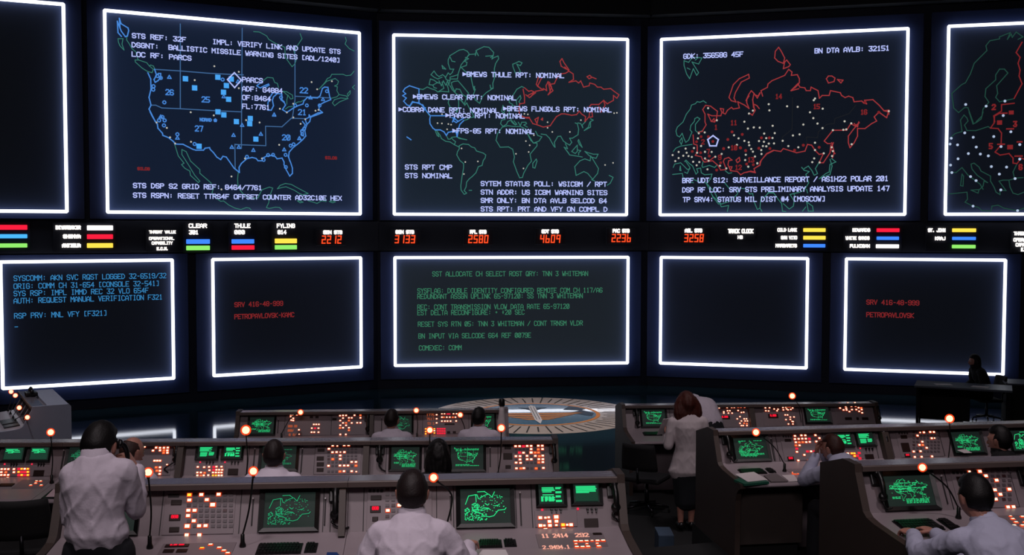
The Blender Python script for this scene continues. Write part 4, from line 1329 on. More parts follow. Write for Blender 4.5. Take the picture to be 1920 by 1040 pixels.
c.readout(316, 1035, 20, 6, None, RA.slope)
c.readout(341, 1034.5, 20, 6, None, RA.slope)
c.keyboard(482, 1021, 566, 1040)
c.keyboard(572, 1020, 595, 1037, 4, 4)
c.divider(c.a1 - .03, .04)
# ---------------- front row, right unit of the left block
c = Console(RA, A(RA, 651), A(RA, 1172), 'front row console ending at the aisle, two small green monitors beside a large polar display', GR, 'r')
c.crt(855, 909, 965, 1000, 'polar')
c.crt(1004, 903, 1062, 951, 'tab_a', small=True)
c.crt(1069, 902, 1129, 948, 'tab_b', small=True)
bp = c.plate(688, 914, 810, 1004)
lit = PP('350,535 482,475')
c.buttons(bp, lit, 670, 870, 6.116, w=.031, h=.024)
c.unlit(bp, grid([345 + 68 * k for k in range(7)], [290, 350, 410, 475, 535, 600, 660, 730], lit, 36), 670, 870, 6.116)
for cx, cy, w, h, dg in ((705.3, 933.4, 20, 9, None), (704, 954.8, 20, 13, '880'), (703.6, 973.3, 11, 9, None)):
    c.readout(cx, cy, w, h, dg)
c.switches(705, 920.5, 22, 4)
for x in (680, 818, 850, 968, 998):
    c.seam(x)
c.slot(845, 930, 975)
c.slot(976, 925, 985)
bp = c.plate(1003, 957, 1082, 996)
c.buttons(bp, PP('213,592 275,592s 315,588s 407,582B 325,637 410,635 215,687 262,687s 330,685 408,682s 277,735 490,678a 540,678s 587,677 497,732'), 980, 880, 6.5, w=.03, h=.024)
c.readout(1108.5, 981, 26, 18, None)
c.led(1016.6, 955.7)
c.led(1083.4, 953.8)
c.toggles(1042.5, 955.5, 8.5)
c.toggles(1109.5, 954.5, 8)
sp = c.plate(1008, 1001, 1138, 1036, RA.slope)
c.digits('11 2414', 1016, 1006.5, 1064, 6.5, None, RA.slope)
c.digits('292', 1079, 1005, 1103, 6.5, None, RA.slope)
c.digits('2.9494.1', 1018, 1028, 1068, 6, None, RA.slope)
c.buttons(sp, PP('647,890 711,890 778,888 845,885s 912,885 980,882 650,925s 783,925s 908,920s 660,960 730,960 797,957 928,952'), 980, 880, 6.5, RA.slope, .03, .021)
c.readout(1120, 1002.5, 17, 3.4, None, RA.slope)
c.keyboard(898, 1014, 941, 1028, 9, 4)
c.keyboard(945, 1013, 968, 1026, 4, 4)
# ---------------- second row, left block
c = Console(RB, A(RB, -70), A(RB, 116), 'second row console at the left edge with two small green monitors over lit buttons', GR)
c.crt(-68, 835, -2, 884, 'world')
c.crt(3, 833, 50, 867, 'tab_d', small=True)
c.crt(52.5, 832.5, 97, 867, 'tab_d', small=True)
bp = c.plate(-2, 874, 104, 899)
c.buttons(bp, PP('18,692 45,692 72,692 15,717 50,717o 15,740 42,740 70,740 65,763 117,692 117,717 155,690r 180,690a 205,690 230,690a 155,715a 180,715r 205,715r 230,715a 155,740r 180,740a 205,740r 230,740a 155,765r 180,765r 205,765a 230,765r'), 0, 720, 4.333, w=.026, h=.02)
c.readout(73.2, 887, 20, 11, None)
for cx in (9, 60):
    c.led(cx, 870)
c.toggles(27, 870, 5)
c.toggles(78, 870, 5)
sp = c.plate(30, 900, 86, 918, RB.slope)
c.buttons(sp, PP('297,795 330,795 290,812 250,828 335,828'), 0, 720, 4.333, RB.slope, .026, .02)
c.readout(12, 910, 26, 5, None, RB.slope)
c = Console(RB, A(RB, 116), A(RB, 345), 'second row console behind the bald man, with a lit button panel beside a handset', GR)
c.crt(123, 834, 192, 885, 'world', False)
c.slot(114.5 + 3, 845, 880)
bp = c.plate(225, 832, 322, 897)
c.buttons(bp, PP('258,165s 448,163s 495,193s 650,172 640,203 600,240 690,205 690,238 745,170o 785,168o 740,205 790,203 740,238o 785,238 735,268o 785,268 620,370 655,370 690,370 780,420s 640,455o 690,455 650,498o 690,500 685,540'), 200, 810, 6.857, w=.027, h=.021)
c.seam(218)
c.divider(c.a1 - .03, .055)
c = Console(RB, A(RB, 345), A(RB, 694), 'second row console with two small green monitors left of the seated dark-haired man', GR)
c.crt(367.5, 829.5, 411.5, 862.8, 'tab_c', small=True)
c.crt(415.8, 829.5, 457.5, 862.5, 'tab_a', small=True)
c.crt(486, 832, 560.7, 884, 'ussr', False)
bp = c.plate(363, 870, 422, 897)
c.buttons(bp, PP('1175,450 1257,453 1320,450 1380,450r 1415,447 1480,447 1325,493 1378,487r 1415,487 1450,487 1488,487 1170,522 1215,522 1262,525o 1370,522 1408,522 1445,522 1480,522 1170,558 1215,560o 1252,558 1310,556 1370,558a 1408,558a 1445,558 1482,558'), 200, 810, 6.857, w=.024, h=.019)
c.led(375.5, 866.3)
c.led(422, 866.3)
c.toggles(394, 866, 6)
c.toggles(441, 866, 6)
c.readout(437, 884.5, 19, 12, None)
c.slot(476.5, 842, 880)
c.slot(565.7, 842, 885)
for x in (463, 482, 563, 588):
    c.seam(x)
bp = c.plate(590, 831, 677, 892)
lit = PP('1285,567 1342,572s 1428,563 1482,563 1238,607 1282,650 1333,648 1380,648s 1430,648 1378,690 1285,735o 1378,733 1520,770 1573,770 1233,818 1375,815 1428,815 1475,815 1573,815o 1375,887o 1425,885 1520,885 1577,890s')
c.buttons(bp, lit, 430, 750, 6.62, w=.027, h=.021)
c.unlit(bp, grid([1235 + 48 * k for k in range(8)], [565, 607, 648, 690, 733, 770, 816, 887], lit, 30), 430, 750, 6.62)
for cx, cy, w, h in ((602.2, 844, 13, 6), (600.7, 859.5, 13.5, 7.5), (600.7, 870.4, 13.5, 7.5), (600.4, 881, 13, 7)):
    c.readout(cx, cy, w, h)
c.switches(602, 836, 15, 4)
c.divider(c.a1 - .035, .055)
c = Console(RB, A(RB, 694), A(RB, 1047), 'second row console ending at the aisle, crowded with lit orange buttons', GR, 'r')
c.crt(729, 834, 791, 884, 'world')
c.crt(840, 830, 911.5, 885, 'us')
c.readout(797.3, 857, 5, 41, None, m=M_SLOT, name='tape_slot')
c.slot(919, 840, 875)
for x in (723, 802, 836, 915, 934):
    c.seam(x)
bp = c.plate(938, 829, 1028, 889)
lit = PP('750,555 785,555 822,555 892,552B 640,590 678,590 715,590r 750,588 787,588 855,586 893,586 787,618 855,620o 895,618 678,650r 715,652 787,650B 825,650o 857,650o 643,685 682,685 748,682 827,682 865,684o 897,680 682,716 750,714 788,714 860,713 898,713 645,746 687,748 860,743o 898,741 648,800 690,800o 718,798 835,800o 903,796')
c.buttons(bp, lit, 840, 720, 5.053, w=.029, h=.022)
c.unlit(bp, grid([645 + 36.5 * k for k in range(8)], [555, 588, 618, 651, 684, 715, 745, 799], lit, 24), 840, 720, 5.053)
for cx, cy, w, h in ((952, 839, 12.5, 6.5), (952, 855.5, 17, 12), (952.6, 875.4, 10, 6.5)):
    c.readout(cx, cy, w, h)
c.switches(952, 832.5, 16, 5)
# ---------------- third row, left block
c = Console(RC, A(RC, 441), A(RC, 701), 'third row console left of the seated pair, world map monitor at one end', GR, 'l')
c.crt(464, 779, 517.5, 819.5, 'world')
c.slot(521.5, 787, 812, 1.6)
c.slot(448.5, 787, 812, 1.6)
bp = c.plate(536, 775, 618, 820)
c.buttons(bp, PP('765,183 797,183 840,183 765,207 795,228 770,250 795,255 865,370 868,425s 1050,303 1080,303 1112,303 1025,350 1065,350r 1108,350 1022,400 1055,400 1108,400'), 430, 750, 6.62, w=.027, h=.022)
for t, x0, y, x1 in (('888 88', 540.5, 799, 557), ('888/', 540, 807, 551), ('8 8/', 542, 815, 555.5)):
    c.digits(t, x0, y, x1, 4, glow('dim orange digit', '#d8663c', 0.7))
c.readout(584, 782, 6, 4)
c.readout(594.5, 782, 6, 4)
bp = c.plate(622, 775, 683, 820)
lit = PP('1375,195 1412,192 1450,192 1555,190 1628,190o 1412,225 1485,222 1520,222 1628,222 1378,255 1485,255o 1412,285 1450,285o 1520,285 1588,283 1628,283 1378,315 1450,315 1375,347o 1412,345 1485,345 1485,375o 1378,427 1447,427')
c.buttons(bp, lit, 430, 750, 6.62, w=.028, h=.022)
c.readout(627.2, 786, 8, 4.5)
for x in (532, 620, 686):
    c.seam(x)
c.divider(c.a1 - .03, .05)
c = Console(RC, A(RC, 701), A(RC, 953), 'third row console in front of the floor emblem, with a block of red buttons', GR, 'r', endm=M_CREAM)
c.crt(727, 776, 775.5, 818, 'polar', False)
c.crt(883, 773, 930.5, 812.5, 'us')
c.slot(715.5, 784, 810, 1.6)
bp = c.plate(796, 772, 876, 819)
c.buttons(bp, PP('915,197 915,250 915,305 985,183 1020,183 1060,183r 1085,183r 1140,183 1180,183 985,230 1010,230o 1050,230 1090,230 1130,230o 1165,230 985,282 1025,282 1060,282 1100,282 1175,280 770,385a 770,420a 770,450a 800,470 845,470 885,385a 885,410 885,440a 885,470 ' + ' '.join('%d,%dr' % (x, y) for x in (930, 960, 990, 1020) for y in (383, 413, 443, 473))), 690, 750, 7.11, w=.026, h=.02)
for t, x0, y in (('1775', 800, 778), ('7517', 800, 785.5), ('51', 802, 794)):
    c.digits(t, x0, y, x0 + 14, 4, glow('dim orange digit', '#d8663c', 0.7))
c.readout(843, 795, 19, 3)
c.readout(841, 810.3, 6, 4)
c.readout(852, 810.3, 6, 4)
for x in (792, 879):
    c.seam(x)
# ---------------- third row, right block
c = Console(RC2, A(RC2, 1166), A(RC2, 1413), 'third row console beyond the standing woman, map monitor at its aisle end', GR, 'l')
c.crt(1200, 764.5, 1251, 804.5, 'us')
bp = c.plate(1340, 757, 1403, 803)
c.buttons(bp, PP('80,140 105,143 135,120 150,118 190,118 190,140 235,115 240,138 268,138 85,180s 100,202 155,185 155,200 195,175 220,175 205,200 245,200 310,135 340,135 375,110 380,135 310,172 345,193 370,190 330,238 300,262 375,262 400,262 345,285 385,285 410,285 330,310 375,310o 405,315o 345,335 365,335 405,335'), 1330, 740, 5.778, w=.024, h=.02)
c.readout(1359, 782.5, 19, 7, '8.888')
c.keyboard(1206, 811, 1241, 817, 12, 3)
c.seam(1258)
c.divider(c.a1 - .03, .07)
c = Console(RC2, A(RC2, 1413), A(RC2, 1648), 'rightmost third row console, lit buttons either side of its map', GR, 'r')
c.crt(1507, 757.5, 1558, 795, 'us')
bp = c.plate(1430, 755, 1492, 799)
c.buttons(bp, PP('632,108 690,105s 735,125 605,143 650,142 700,155 742,158 610,175 640,177 732,175 790,110 815,115 870,108 795,140 825,135 850,130 870,130 900,145 800,165 835,155 850,165 880,160 820,220 845,220 875,243 915,242 828,270 875,268 895,290 855,318 903,318 905,292'), 1330, 740, 5.778, w=.025, h=.02)
c.readout(1449.5, 780, 19, 8, '8.888')
bp = c.plate(1566, 753, 1624, 794)
c.buttons(bp, PP('550,122 665,117 762,113 845,137s 633,163 712,162 770,160 555,187 812,182 850,185o 603,213 645,213 640,190 720,208 780,208 855,208 685,235 820,232 862,253'), 1500, 740, 7.427, w=.03, h=.022)
for cx, w in ((1590.5, 13), (1607.7, 4.5), (1621.8, 12)):
    c.readout(cx, 784.8, w, 5)
c.slot(1500, 765, 792, 1.5, False)
# ---------------- second row, right block
c = Console(RB2, A(RB2, 1338), A(RB2, 1664), 'second row console whose bright monitor shows the Russia map, papers on its desk', GR, 'l', pedestal=.62)
c.crt(1372, 816, 1443.5, 872, 'ussr')
c.crt(1561, 808.5, 1600, 839, 'tab_a', small=True)
c.crt(1603, 807.5, 1641, 837.5, 'tab_c', small=True)
c.slot(1366.5, 825, 868, 1.6)
c.slot(1449, 823, 871, 1.8)
bp = c.plate(1467, 812, 1545, 871)
lit = PP('923,448 993,442 1035,442 923,482 963,480 1002,478 1040,478 1080,478r 933,517 970,517o 1008,515o 1045,515 1083,512 935,550o 973,550 945,585r 945,620 1098,615 1060,615r 1135,615r 1145,440 1188,472 1155,508 1200,543 1025,653 960,713 1075,710')
c.buttons(bp, lit, 1330, 740, 5.778, w=.027, h=.021)
c.readout(1477, 825.7, 12, 5)
c.readout(1482, 860, 12, 8, '88')
c.switches(1475.5, 818.3, 14, 4)
sp = c.plate(1480, 879, 1512, 893, RB2.slope)
c.buttons(sp, PP('900,850s 905,865o 930,868o 960,865o 990,868o'), 1330, 740, 5.778, RB2.slope, .02, .016)
bp = c.plate(1583, 843, 1618, 868)
c.buttons(bp, PP('660,820 715,818a 750,818a 820,812r 755,855a 795,850r 830,885r 770,925o 800,927'), 1500, 740, 7.427, w=.03, h=.022)
c.led(1612.8, 840.3)
c.toggles(1629, 841, 6)
c.readout(1630, 857, 16, 11)
c.keyboard(1386, 880.5, 1435, 889.5, 13, 4)
c.keyboard(1438, 879, 1452, 887, 4, 4)
for x in (1453, 1461, 1550, 1646):
    c.seam(x)
c.divider(c.a1 - .035, .07)
c = Console(RB2, A(RB2, 1664), A(RB2, 2010), 'second row console at the right picture edge, white card below its map', GR)
c.crt(1782, 805, 1845, 857, 'world')
c.crt(1891, 802, 1956, 855, 'polar')
bp = c.plate(1684, 807, 1764, 860)
lit = PP('330,380s 382,378 470,373 520,373 293,423 490,460 530,458s 360,508 320,553 367,553o 420,593 240,645 335,640 255,720 350,717 495,712')
c.buttons(bp, lit, 1680, 760, 7.43, w=.028, h=.022)
c.unlit(bp, grid([245 + 49 * k for k in range(8)], [376, 420, 460, 508, 553, 595, 643, 715], lit, 32), 1680, 760, 7.43)
c.readout(1694.2, 819, 12, 6.5)
c.readout(1697.5, 838.7, 15, 17)
c.readout(1700.8, 853.8, 10.5, 6.5, '88')
c.switches(1693, 812.3, 15, 4)
for x in (1676, 1770, 1850, 1885):
    c.seam(x)
# ---------------- front row, right block
c = Console(RA2, A(RA2, 1604), A(RA2, 2160), 'front row console at the right with a large map monitor, keyboard under the typing man', GR, 'l')
c.crt(1652, 884, 1757, 966, 'world')
c.slot(1770, 893, 945, 2)
bp = c.plate(1790, 882, 1902, 958)
lit = PP('787,142s 900,140 965,188 1080,235 1062,340 1218,333 1122,388 1072,440 1205,525 1263,523')
c.buttons(bp, lit, 1680, 860, 5.779, w=.033, h=.025)
c.unlit(bp, grid([790 + 62 * k for k in range(8)], [140, 188, 236, 285, 337, 388, 440, 525], lit, 38), 1680, 860, 5.779)
c.readout(1801, 898, 17, 9)
c.switches(1798, 886.5, 22, 4)
sp = c.plate(1888, 965, 1990, 1003, RA2.slope)
c.buttons(sp, PP('1240,635s 1265,665 1300,700 1280,735 1315,768 1370,640 1400,700 1370,735'), 1680, 860, 5.779, RA2.slope, .03, .021)
c.keyboard(1682, 976, 1762, 996, 13, 4)
c.keyboard(1768, 974, 1790, 994, 4, 4)
for x in (1762, 1785, 1908):
    c.seam(x)

# ---------------- handsets
phone(RA, 631, 908, 974, 'black handset at the right end of the front console with the dim polar display', (.05, -.012, -.1))
phone(RA, 1148, 901, 960, 'black handset at the aisle end of the front row')
phone(RB, 336, 832, 868, 'black handset right of the bald man', (-.1, -.05, -.1))
phone(RB, 713.5, 829, 868, 'black handset left of the world map monitor in the second row', (.02, .0, -.1))
phone(RB, 1037, 826, 870, 'black handset at the aisle end of the left second row', (.01, .0, -.1))
phone(RC, 690.5, 777, 808, 'black handset in the third row left of the first seated man', (.01, .0, -.1))
phone(RC2, 1191.5, 767, 797, 'black handset left of the map monitor beside the standing woman', (.01, .0, -.1))
phone(RC2, 1640, 757, 788, 'black handset at the far right end of the third row', (.01, .0, -.1))
phone(RB2, 1358.5, 816, 858, 'black handset beside the bright Russia map monitor', (.05, .02, -.1))
phone(RB2, 1651, 808, 846, 'black handset right of the paired green monitors in the right block', (.01, .0, -.1))
phone(RA2, 1638, 884, 940, 'black handset beside the big map monitor of the typing man', (.03, .0, -.1))
phone(RA2, 1915, 884, 935, 'black handset at the right picture edge of the front row', (.01, .0, -.1))

_b = RC.slope.pt(RC.slope.px(941, 822)[0], .12)
_h = thing('jug', 'white tapered jug with a black cap at the right end of the left third row', 'jug', Matrix.Translation(_b))
MB().lathe(Matrix.Translation(_b), ((.055, 0), (.06, .02), (.055, .2), (.035, .36), (.03, .42)), 18).build('body', M_PAPER, _h, True)
MB().lathe(Matrix.Translation(_b), ((.036, .42), (.04, .43), (.04, .5), (.03, .515)), 16).build('cap', M_DARKP, _h, True)
# ---------------- gooseneck lamps
gooseneck(RA, (278, 885), (281, 1028), 'glowing bulb on a straight black stem beside the standing man')
gooseneck(RA, (475, 883), (455, 1025), 'glowing bulb on a long stem right of the front row button panel')
gooseneck(RA, (813, 895), (836, 1012), 'glowing bulb on a bent stem right of the seated man head in front', (847, 930))
gooseneck(RB, (95, 810), (97, 906), 'glowing bulb on a stem at the left, before the angled grey cabinet', r=.026)
gooseneck(RB, (461, 806), (462, 905), 'glowing bulb above the paired small monitors of the second row', r=.034)
gooseneck(RB, (806, 806), (800, 902), 'glowing bulb above the dark-haired head in the second row', r=.024)
gooseneck(RB, (940, 802), (934, 900), 'glowing bulb near the right end of the left third row', r=.027)
gooseneck(RC, (563.5, 772.5), (528, 823), 'glowing bulb over the left console of the third row', (545, 783), r=.028)
gooseneck(RC, (780.5, 769), (782, 823), 'glowing bulb between the two seated men of the third row', r=.027)
gooseneck(RC, (863, 777.5), (872, 822), 'glowing bulb beside the red buttons of the third row', r=.027)
gooseneck(RC2, (1485.5, 742), (1506, 808), 'glowing bulb standing highest, above the right third row', (1502, 768), r=.033)
gooseneck(RB2, (1417.5, 810), (1471, 884), 'glowing bulb above the bright Russia map monitor', (1452, 838), r=.027)
gooseneck(RB2, (1780.5, 784.5), (1778, 872), 'glowing bulb against the dark floor at the right', r=.032)
gooseneck(RA2, (1729.5, 876), (1797, 972), 'glowing bulb on a long bent stem left of the typing man head', (1775, 912), r=.021)

# ------------------------------------------------------------------ angled console far left
RL = Row((37, 733), (63.5, 764), ZF)
_len = RL.a_at(63.5) if False else (at_z(63.5, 764, 1.07 + ZF) - at_z(37, 733, 1.07 + ZF)).length
M_GREY = mat('cool grey cabinet paint', '#9897a6', 0.5, var=0.05)
c = Console(RL, 0.0, _len, 'angled grey console at the far left, turned away behind the second row', GR, 'r', endm=M_GREY, flat=True)
MB().box(RL.M(), .003, _len - .053, .2, .5, 1.031, 1.07, .004).build('top_plate', M_GREY, c.root)
_pl = RL.panel
for a, b in ((.25, .16), (.62, .16), (1.0, .16), (1.35, .14)):
    if a < _len - .15:
        MB().box(_pl.M(), a - .1, a + .1, b - .1, b + .1, .0, .012, .003).build('readout_window', M_SLOT, c.root)
bp = MB().box(_pl.M(), _len - .55, _len - .1, .02, .28, .0, .006, .002).build('button_panel', M_CREAM, c.root)
for i in range(5):
    for j in range(4):
        (o := (LENS['o'] if (i * 3 + j * 5) % 7 == 0 else UNLIT).copy())
        place(o, bp, frame(_pl.pt(_len - .48 + i * .08, .06 + j * .055, .006), _pl.u, _pl.v, _pl.n))
MB().box(RL.slope.M(), _len - 1.0, _len - .6, .04, .26, 0, .02, .004).build('keyboard', M_DARKP, c.root)
MB().box(RL.slope.M(), _len - .5, _len - .3, .04, .26, 0, .02, .004).build('keyboard', M_DARKP, c.root)

def lamp_at(bulb_px, Y, foot, label, r=.03):
    T_ = at_depth(bulb_px[0], bulb_px[1], Y)
    B = foot
    root = thing('gooseneck_lamp', label, 'lamp', Matrix.Translation(B), 'glowing bulbs on gooseneck stems')
    MB().lathe(Matrix.Translation(B), ((.02, 0), (.02, .012), (.013, .03), (.007, .05)), 12).build('base', M_DARKP, root, True)
    MB().tube(curve_pts([B + Z * .04, (B + T_) * .5 + V3((.03, 0, .06)), T_ - Z * .03], 10), .006, 8).build('stem', M_DARKP, root, True)
    MB().ball(Matrix.Translation(T_), r * 1.3, r * 1.3, r * 1.3, 14, 9).build('bulb_halo', M_HALO, root, True)
    MB().ball(Matrix.Translation(T_), r, r, r, 14, 9).build('bulb', G_BULB, root, True)
for i, (px, Y, a, lb) in enumerate((((20.8, 734), 16.9, .05, 'topmost of the four bulbs over the angled grey console'), ((28.8, 741), 16.6, .4, 'second bulb from the top over the angled grey console'),
        ((36, 764), 16.0, .8, 'third bulb from the top over the angled grey console'), ((51.3, 782), 15.7, 1.15, 'lowest of the four bulbs over the angled grey console'))):
    lamp_at(px, Y, RL.slope.pt(min(a, _len - .2), .24, 0), lb)
# a desk telephone on its top
_t = RL.P(_len * .35, .1, 1.07)
tel = thing('desk_telephone', 'black desk telephone on top of the angled grey console', 'telephone', frame(_t, RL.u, RL.y, Z))
MB().box(frame(_t, RL.u, RL.y, Z), -.1, .1, -.09, .09, 0, .07, .02).build('base', M_DARKP, tel)
mb = MB()
F_ = frame(_t, RL.u, RL.y, Z)
mb.tube(curve_pts([F_ @ V3((-.12, 0, .1)), F_ @ V3((-.06, 0, .13)), F_ @ V3((.06, 0, .13)), F_ @ V3((.12, 0, .1))], 6), .018, 10)
for x in (-.12, .12):
    mb.lathe(F_ @ Matrix.Translation((x, 0, .07)), ((.03, 0), (.034, .012), (.028, .04), (.012, .05)), 12)
mb.build('handset', M_DARKP, tel, True)

# ------------------------------------------------------------------ emblem laid in the floor
EC = (at_z(1003, 745.5, ZF) + at_z(1004, 813, ZF)) * .5
EC.z = ZF
ER_ = 2.12
HU = RC.u
HY = RC.y
def ep(x, y, h=.003):
    return EC + HU * x + HY * y + Z * h
em = thing('floor_emblem', 'round cream floor emblem with black rays, blue disc, orange wings and silver blade', 'emblem', frame(EC, HU, HY, Z))
def disc(name, r0, r1, h, m, n=72, wob=0.0):
    mb = MB()
    rnd = random.Random(3)
    R1 = [r1 * (1 + wob * (rnd.random() - .5)) for _ in range(n)]
    vs = [ep(r0 * math.cos(2 * math.pi * k / n), r0 * math.sin(2 * math.pi * k / n), h) for k in range(n)] + [ep(R1[k] * math.cos(2 * math.pi * k / n), R1[k] * math.sin(2 * math.pi * k / n), h) for k in range(n)]
    mb.add(vs, [(k, (k + 1) % n, (k + 1) % n + n, k + n)[::-1] for k in range(n)])
    if r0 < .02:
        pass
    return mb.build(name, m, em)
MB().lathe(frame(EC, HU, HY, Z), ((ER_, 0), (ER_, .003)), 90).build('ring', mat('cream floor inlay', '#c4b4aa', 0.16, var=0.1, scale=4, coat=0.7), em)
disc('orange_circle', 1.23, 1.31, .008, mat('orange floor inlay', '#c97a30', 0.35))
MB().lathe(frame(EC, HU, HY, Z), ((1.229, .001), (1.229, .007)), 72).build('disc_field', mat('blue floor inlay', '#3f6b88', 0.16, var=0.15, scale=3, coat=0.7), em)
mb = MB()
for k in range(56):
    th = 2 * math.pi * (k + .5) / 56
    c_, s_ = math.cos(th), math.sin(th)
    r0, r1, w = 1.38 + .07 * (k % 2), 2.08 - .07 * (k % 3), .0135
    mb.quad(ep(r0 * c_ + w * s_, r0 * s_ - w * c_, .008), ep(r1 * c_ + w * s_, r1 * s_ - w * c_, .008), ep(r1 * c_ - w * s_, r1 * s_ + w * c_, .008), ep(r0 * c_ - w * s_, r0 * s_ + w * c_, .008))
mb.build('ray', M_BLACK, em)
mb = MB()
for sx in (-1, 1):
    for j in range(4):
        y1, y0 = .06 - .21 * j, -.07 - .21 * j
        w1, w0 = .98 - .2 * j, .8 - .2 * j
        q = [ep(sx * .06, y0, .012), ep(sx * w0, y0, .012), ep(sx * w1, y1, .012), ep(sx * .06, y1, .012)]
        mb.quad(*(q if sx > 0 else q[::-1]))
mb.build('wings', mat('orange floor inlay', '#c97a30', 0.35), em)
mb = MB()
mb.add([ep(-.07, .85, .015), ep(-.07, -.75, .015), ep(0, -1.15, .015), ep(.07, -.75, .015), ep(.07, .85, .015), ep(0, 1.0, .015)], [(0, 1, 2, 3, 4, 5)])
mb.build('blade', mat('silver floor inlay', '#c4bfc2', 0.3), em)
mb = MB()
for x in (-.03, .03):
    mb.quad(ep(x - .006, -.7, .018), ep(x + .006, -.7, .018), ep(x + .006, .8, .018), ep(x - .006, .8, .018))
mb.build('blade_groove', M_BLACK, em)
mb = MB()
mb.add([ep(-.3, .75, .011), ep(.32, .75, .011), ep(.0, .35, .011)], [(2, 1, 0)])
mb.add([ep(.8, .9, .010), ep(.62, .45, .010), ep(.95, .35, .010), ep(1.1, .52, .010)], [(0, 1, 2, 3)])
mb.add([ep(1.0, .4, .010), ep(.7, .05, .010), ep(1.1, -.35, .010), ep(1.2, .0, .010)], [(0, 1, 2, 3)])
mb.build('dark_feather', mat('navy floor inlay', '#1b2c44', 0.35), em)

# ------------------------------------------------------------------ loose papers
def sheet(row, corners, name, label, cat, m, h=.004, pl=None, thick=.003, lift=.0):
    pl = pl or row.desk
    q = [pl.px(*p) for p in corners]
    mb = MB()
    lo = [pl.pt(a, b, lift + .001) for a, b in q]
    hi = [pl.pt(a, b, lift + .001 + thick) for a, b in q]
    mb.add(lo + hi, [(3, 2, 1, 0), (4, 5, 6, 7), (0, 1, 5, 4), (1, 2, 6, 5), (2, 3, 7, 6), (3, 0, 4, 7)])
    return tag(mb.build(name, m), label, cat)
M_GREENB = mat('green binder cover', '#1e5a48', 0.5)
M_FOLD = mat('grey folder card', '#6f6669', 0.6)
sheet(RB2, ((1376, 903), (1396, 911), (1442, 907), (1410, 893)), 'binder', 'green binder under loose white paper on the desk below the Russia map monitor', 'binder', M_GREENB, thick=.02)
sheet(RB2, ((1378, 893.5), (1402, 908), (1439, 904), (1413, 889)), 'paper', 'white loose paper lying on the green binder', 'paper', M_PAPER, lift=.022, thick=.004)
sheet(RB2, ((1432, 893), (1446, 905), (1477, 904), (1453, 888)), 'folder', 'grey folder right of the white paper on the desk', 'folder', M_FOLD, thick=.012)
sheet(RB2, ((1466, 891), (1480, 903), (1497, 902), (1488, 890)), 'paper', 'white paper sheet right of the grey folder', 'paper', M_PAPER, thick=.003)
sheet(RB, ((77, 935), (103, 935), (108, 918), (98, 918)), 'clipboard', 'dark clipboard at the right end of the left desk behind the standing man', 'clipboard', M_DARKP, thick=.006)
sheet(RB, ((86, 933), (104, 933), (107, 919), (100, 919)), 'paper', 'pinkish paper on the dark clipboard at the left', 'paper', mat('pinkish paper', '#cdb4bc', 0.7), lift=.008, thick=.002)
sheet(RA, ((893, 1045), (955, 1045), (948, 1031), (905, 1031)), 'paper', 'white paper on the front desk right of the seated man', 'paper', M_PAPER)
sheet(RA, ((611, 1046), (640, 1046), (632, 1036), (613, 1036)), 'folder', 'blue folder on the front desk below the black handset', 'folder', mat('blue folder card', '#1f3f7a', 0.5))
# white card leaning on the tube
_q = [RB2.panel.px(*p) for p in ((1790, 846), (1803, 858.5), (1818, 858), (1806, 844))]
mb = MB()
lo = [RB2.panel.pt(a, max(b, .012), .03 + .03 * (1 - b / .1)) for a, b in _q]
hi = [p + RB2.panel.n * .002 for p in lo]
mb.add(lo + hi, [(3, 2, 1, 0), (4, 5, 6, 7), (0, 1, 5, 4), (1, 2, 6, 5), (2, 3, 7, 6), (3, 0, 4, 7)])
tag(mb.build('card', M_PAPER), 'white card leaning on the map monitor at the right', 'card')

# ------------------------------------------------------------------ chairs
CH = None
def make_chair(M, label):
    r = thing('swivel_chair', label, 'chair', M, 'black swivel chairs at the consoles')
    MB().box(M, -.23, .23, -.22, .22, .39, .45, .025).build('seat', M_CHAIRF, r)
    mb = MB()
    vs, fs = [], []
    n = 8
    for side in (0, 1):
        for j in range(7):
            for i in range(n + 1):
                x = (i / n - .5) * .44 * (1 - .12 * (j / 6) ** 2)
                vs.append(M @ V3((x, -.26 - .05 * (j / 6) + .05 * (2 * i / n - 1) ** 2 - side * .05, .56 + .32 * j / 6)))
    k = 7 * (n + 1)
    for j in range(6):
        for i in range(n):
            a = j * (n + 1) + i
            fs += [(a, a + 1, a + n + 2, a + n + 1), (k + a + n + 1, k + a + n + 2, k + a + 1, k + a)]
    for i in range(n):
        fs += [(i + 1, i, k + i, k + i + 1), (6 * (n + 1) + i, 6 * (n + 1) + i + 1, k + 6 * (n + 1) + i + 1, k + 6 * (n + 1) + i)]
    for j in range(6):
        a, b = j * (n + 1), (j + 1) * (n + 1)
        fs += [(a, b, k + b, k + a), (b + n, a + n, k + a + n, k + b + n)]
    mb.add(vs, fs).build('backrest', M_CHAIRF, r, True)
    MB().tube([M @ V3((0, -.16, .40)), M @ V3((0, -.3, .41)), M @ V3((0, -.32, .6))], .016, 8).build('back_bracket', M_TUBE, r, True)
    MB().lathe(M, ((.028, .08), (.028, .26), (.02, .27), (.02, .40)), 14).build('post', M_TUBE, r, True)
    for k in range(5):
        a = 2 * math.pi * k / 5 + .3
        d = V3((math.cos(a), math.sin(a), 0))
        lg = MB().tube([M @ (d * .02 + Z * .1), M @ (d * .15 + Z * .09), M @ (d * .27 + Z * .07)], [.022, .018, .013], 8).build('leg', M_TUBE, r, True)
        MB().ball(M @ Matrix.Translation(d * .27 + Z * .03), .016, .016, .029, 10, 7).build('caster', M_BLACK, lg, True)
    return r
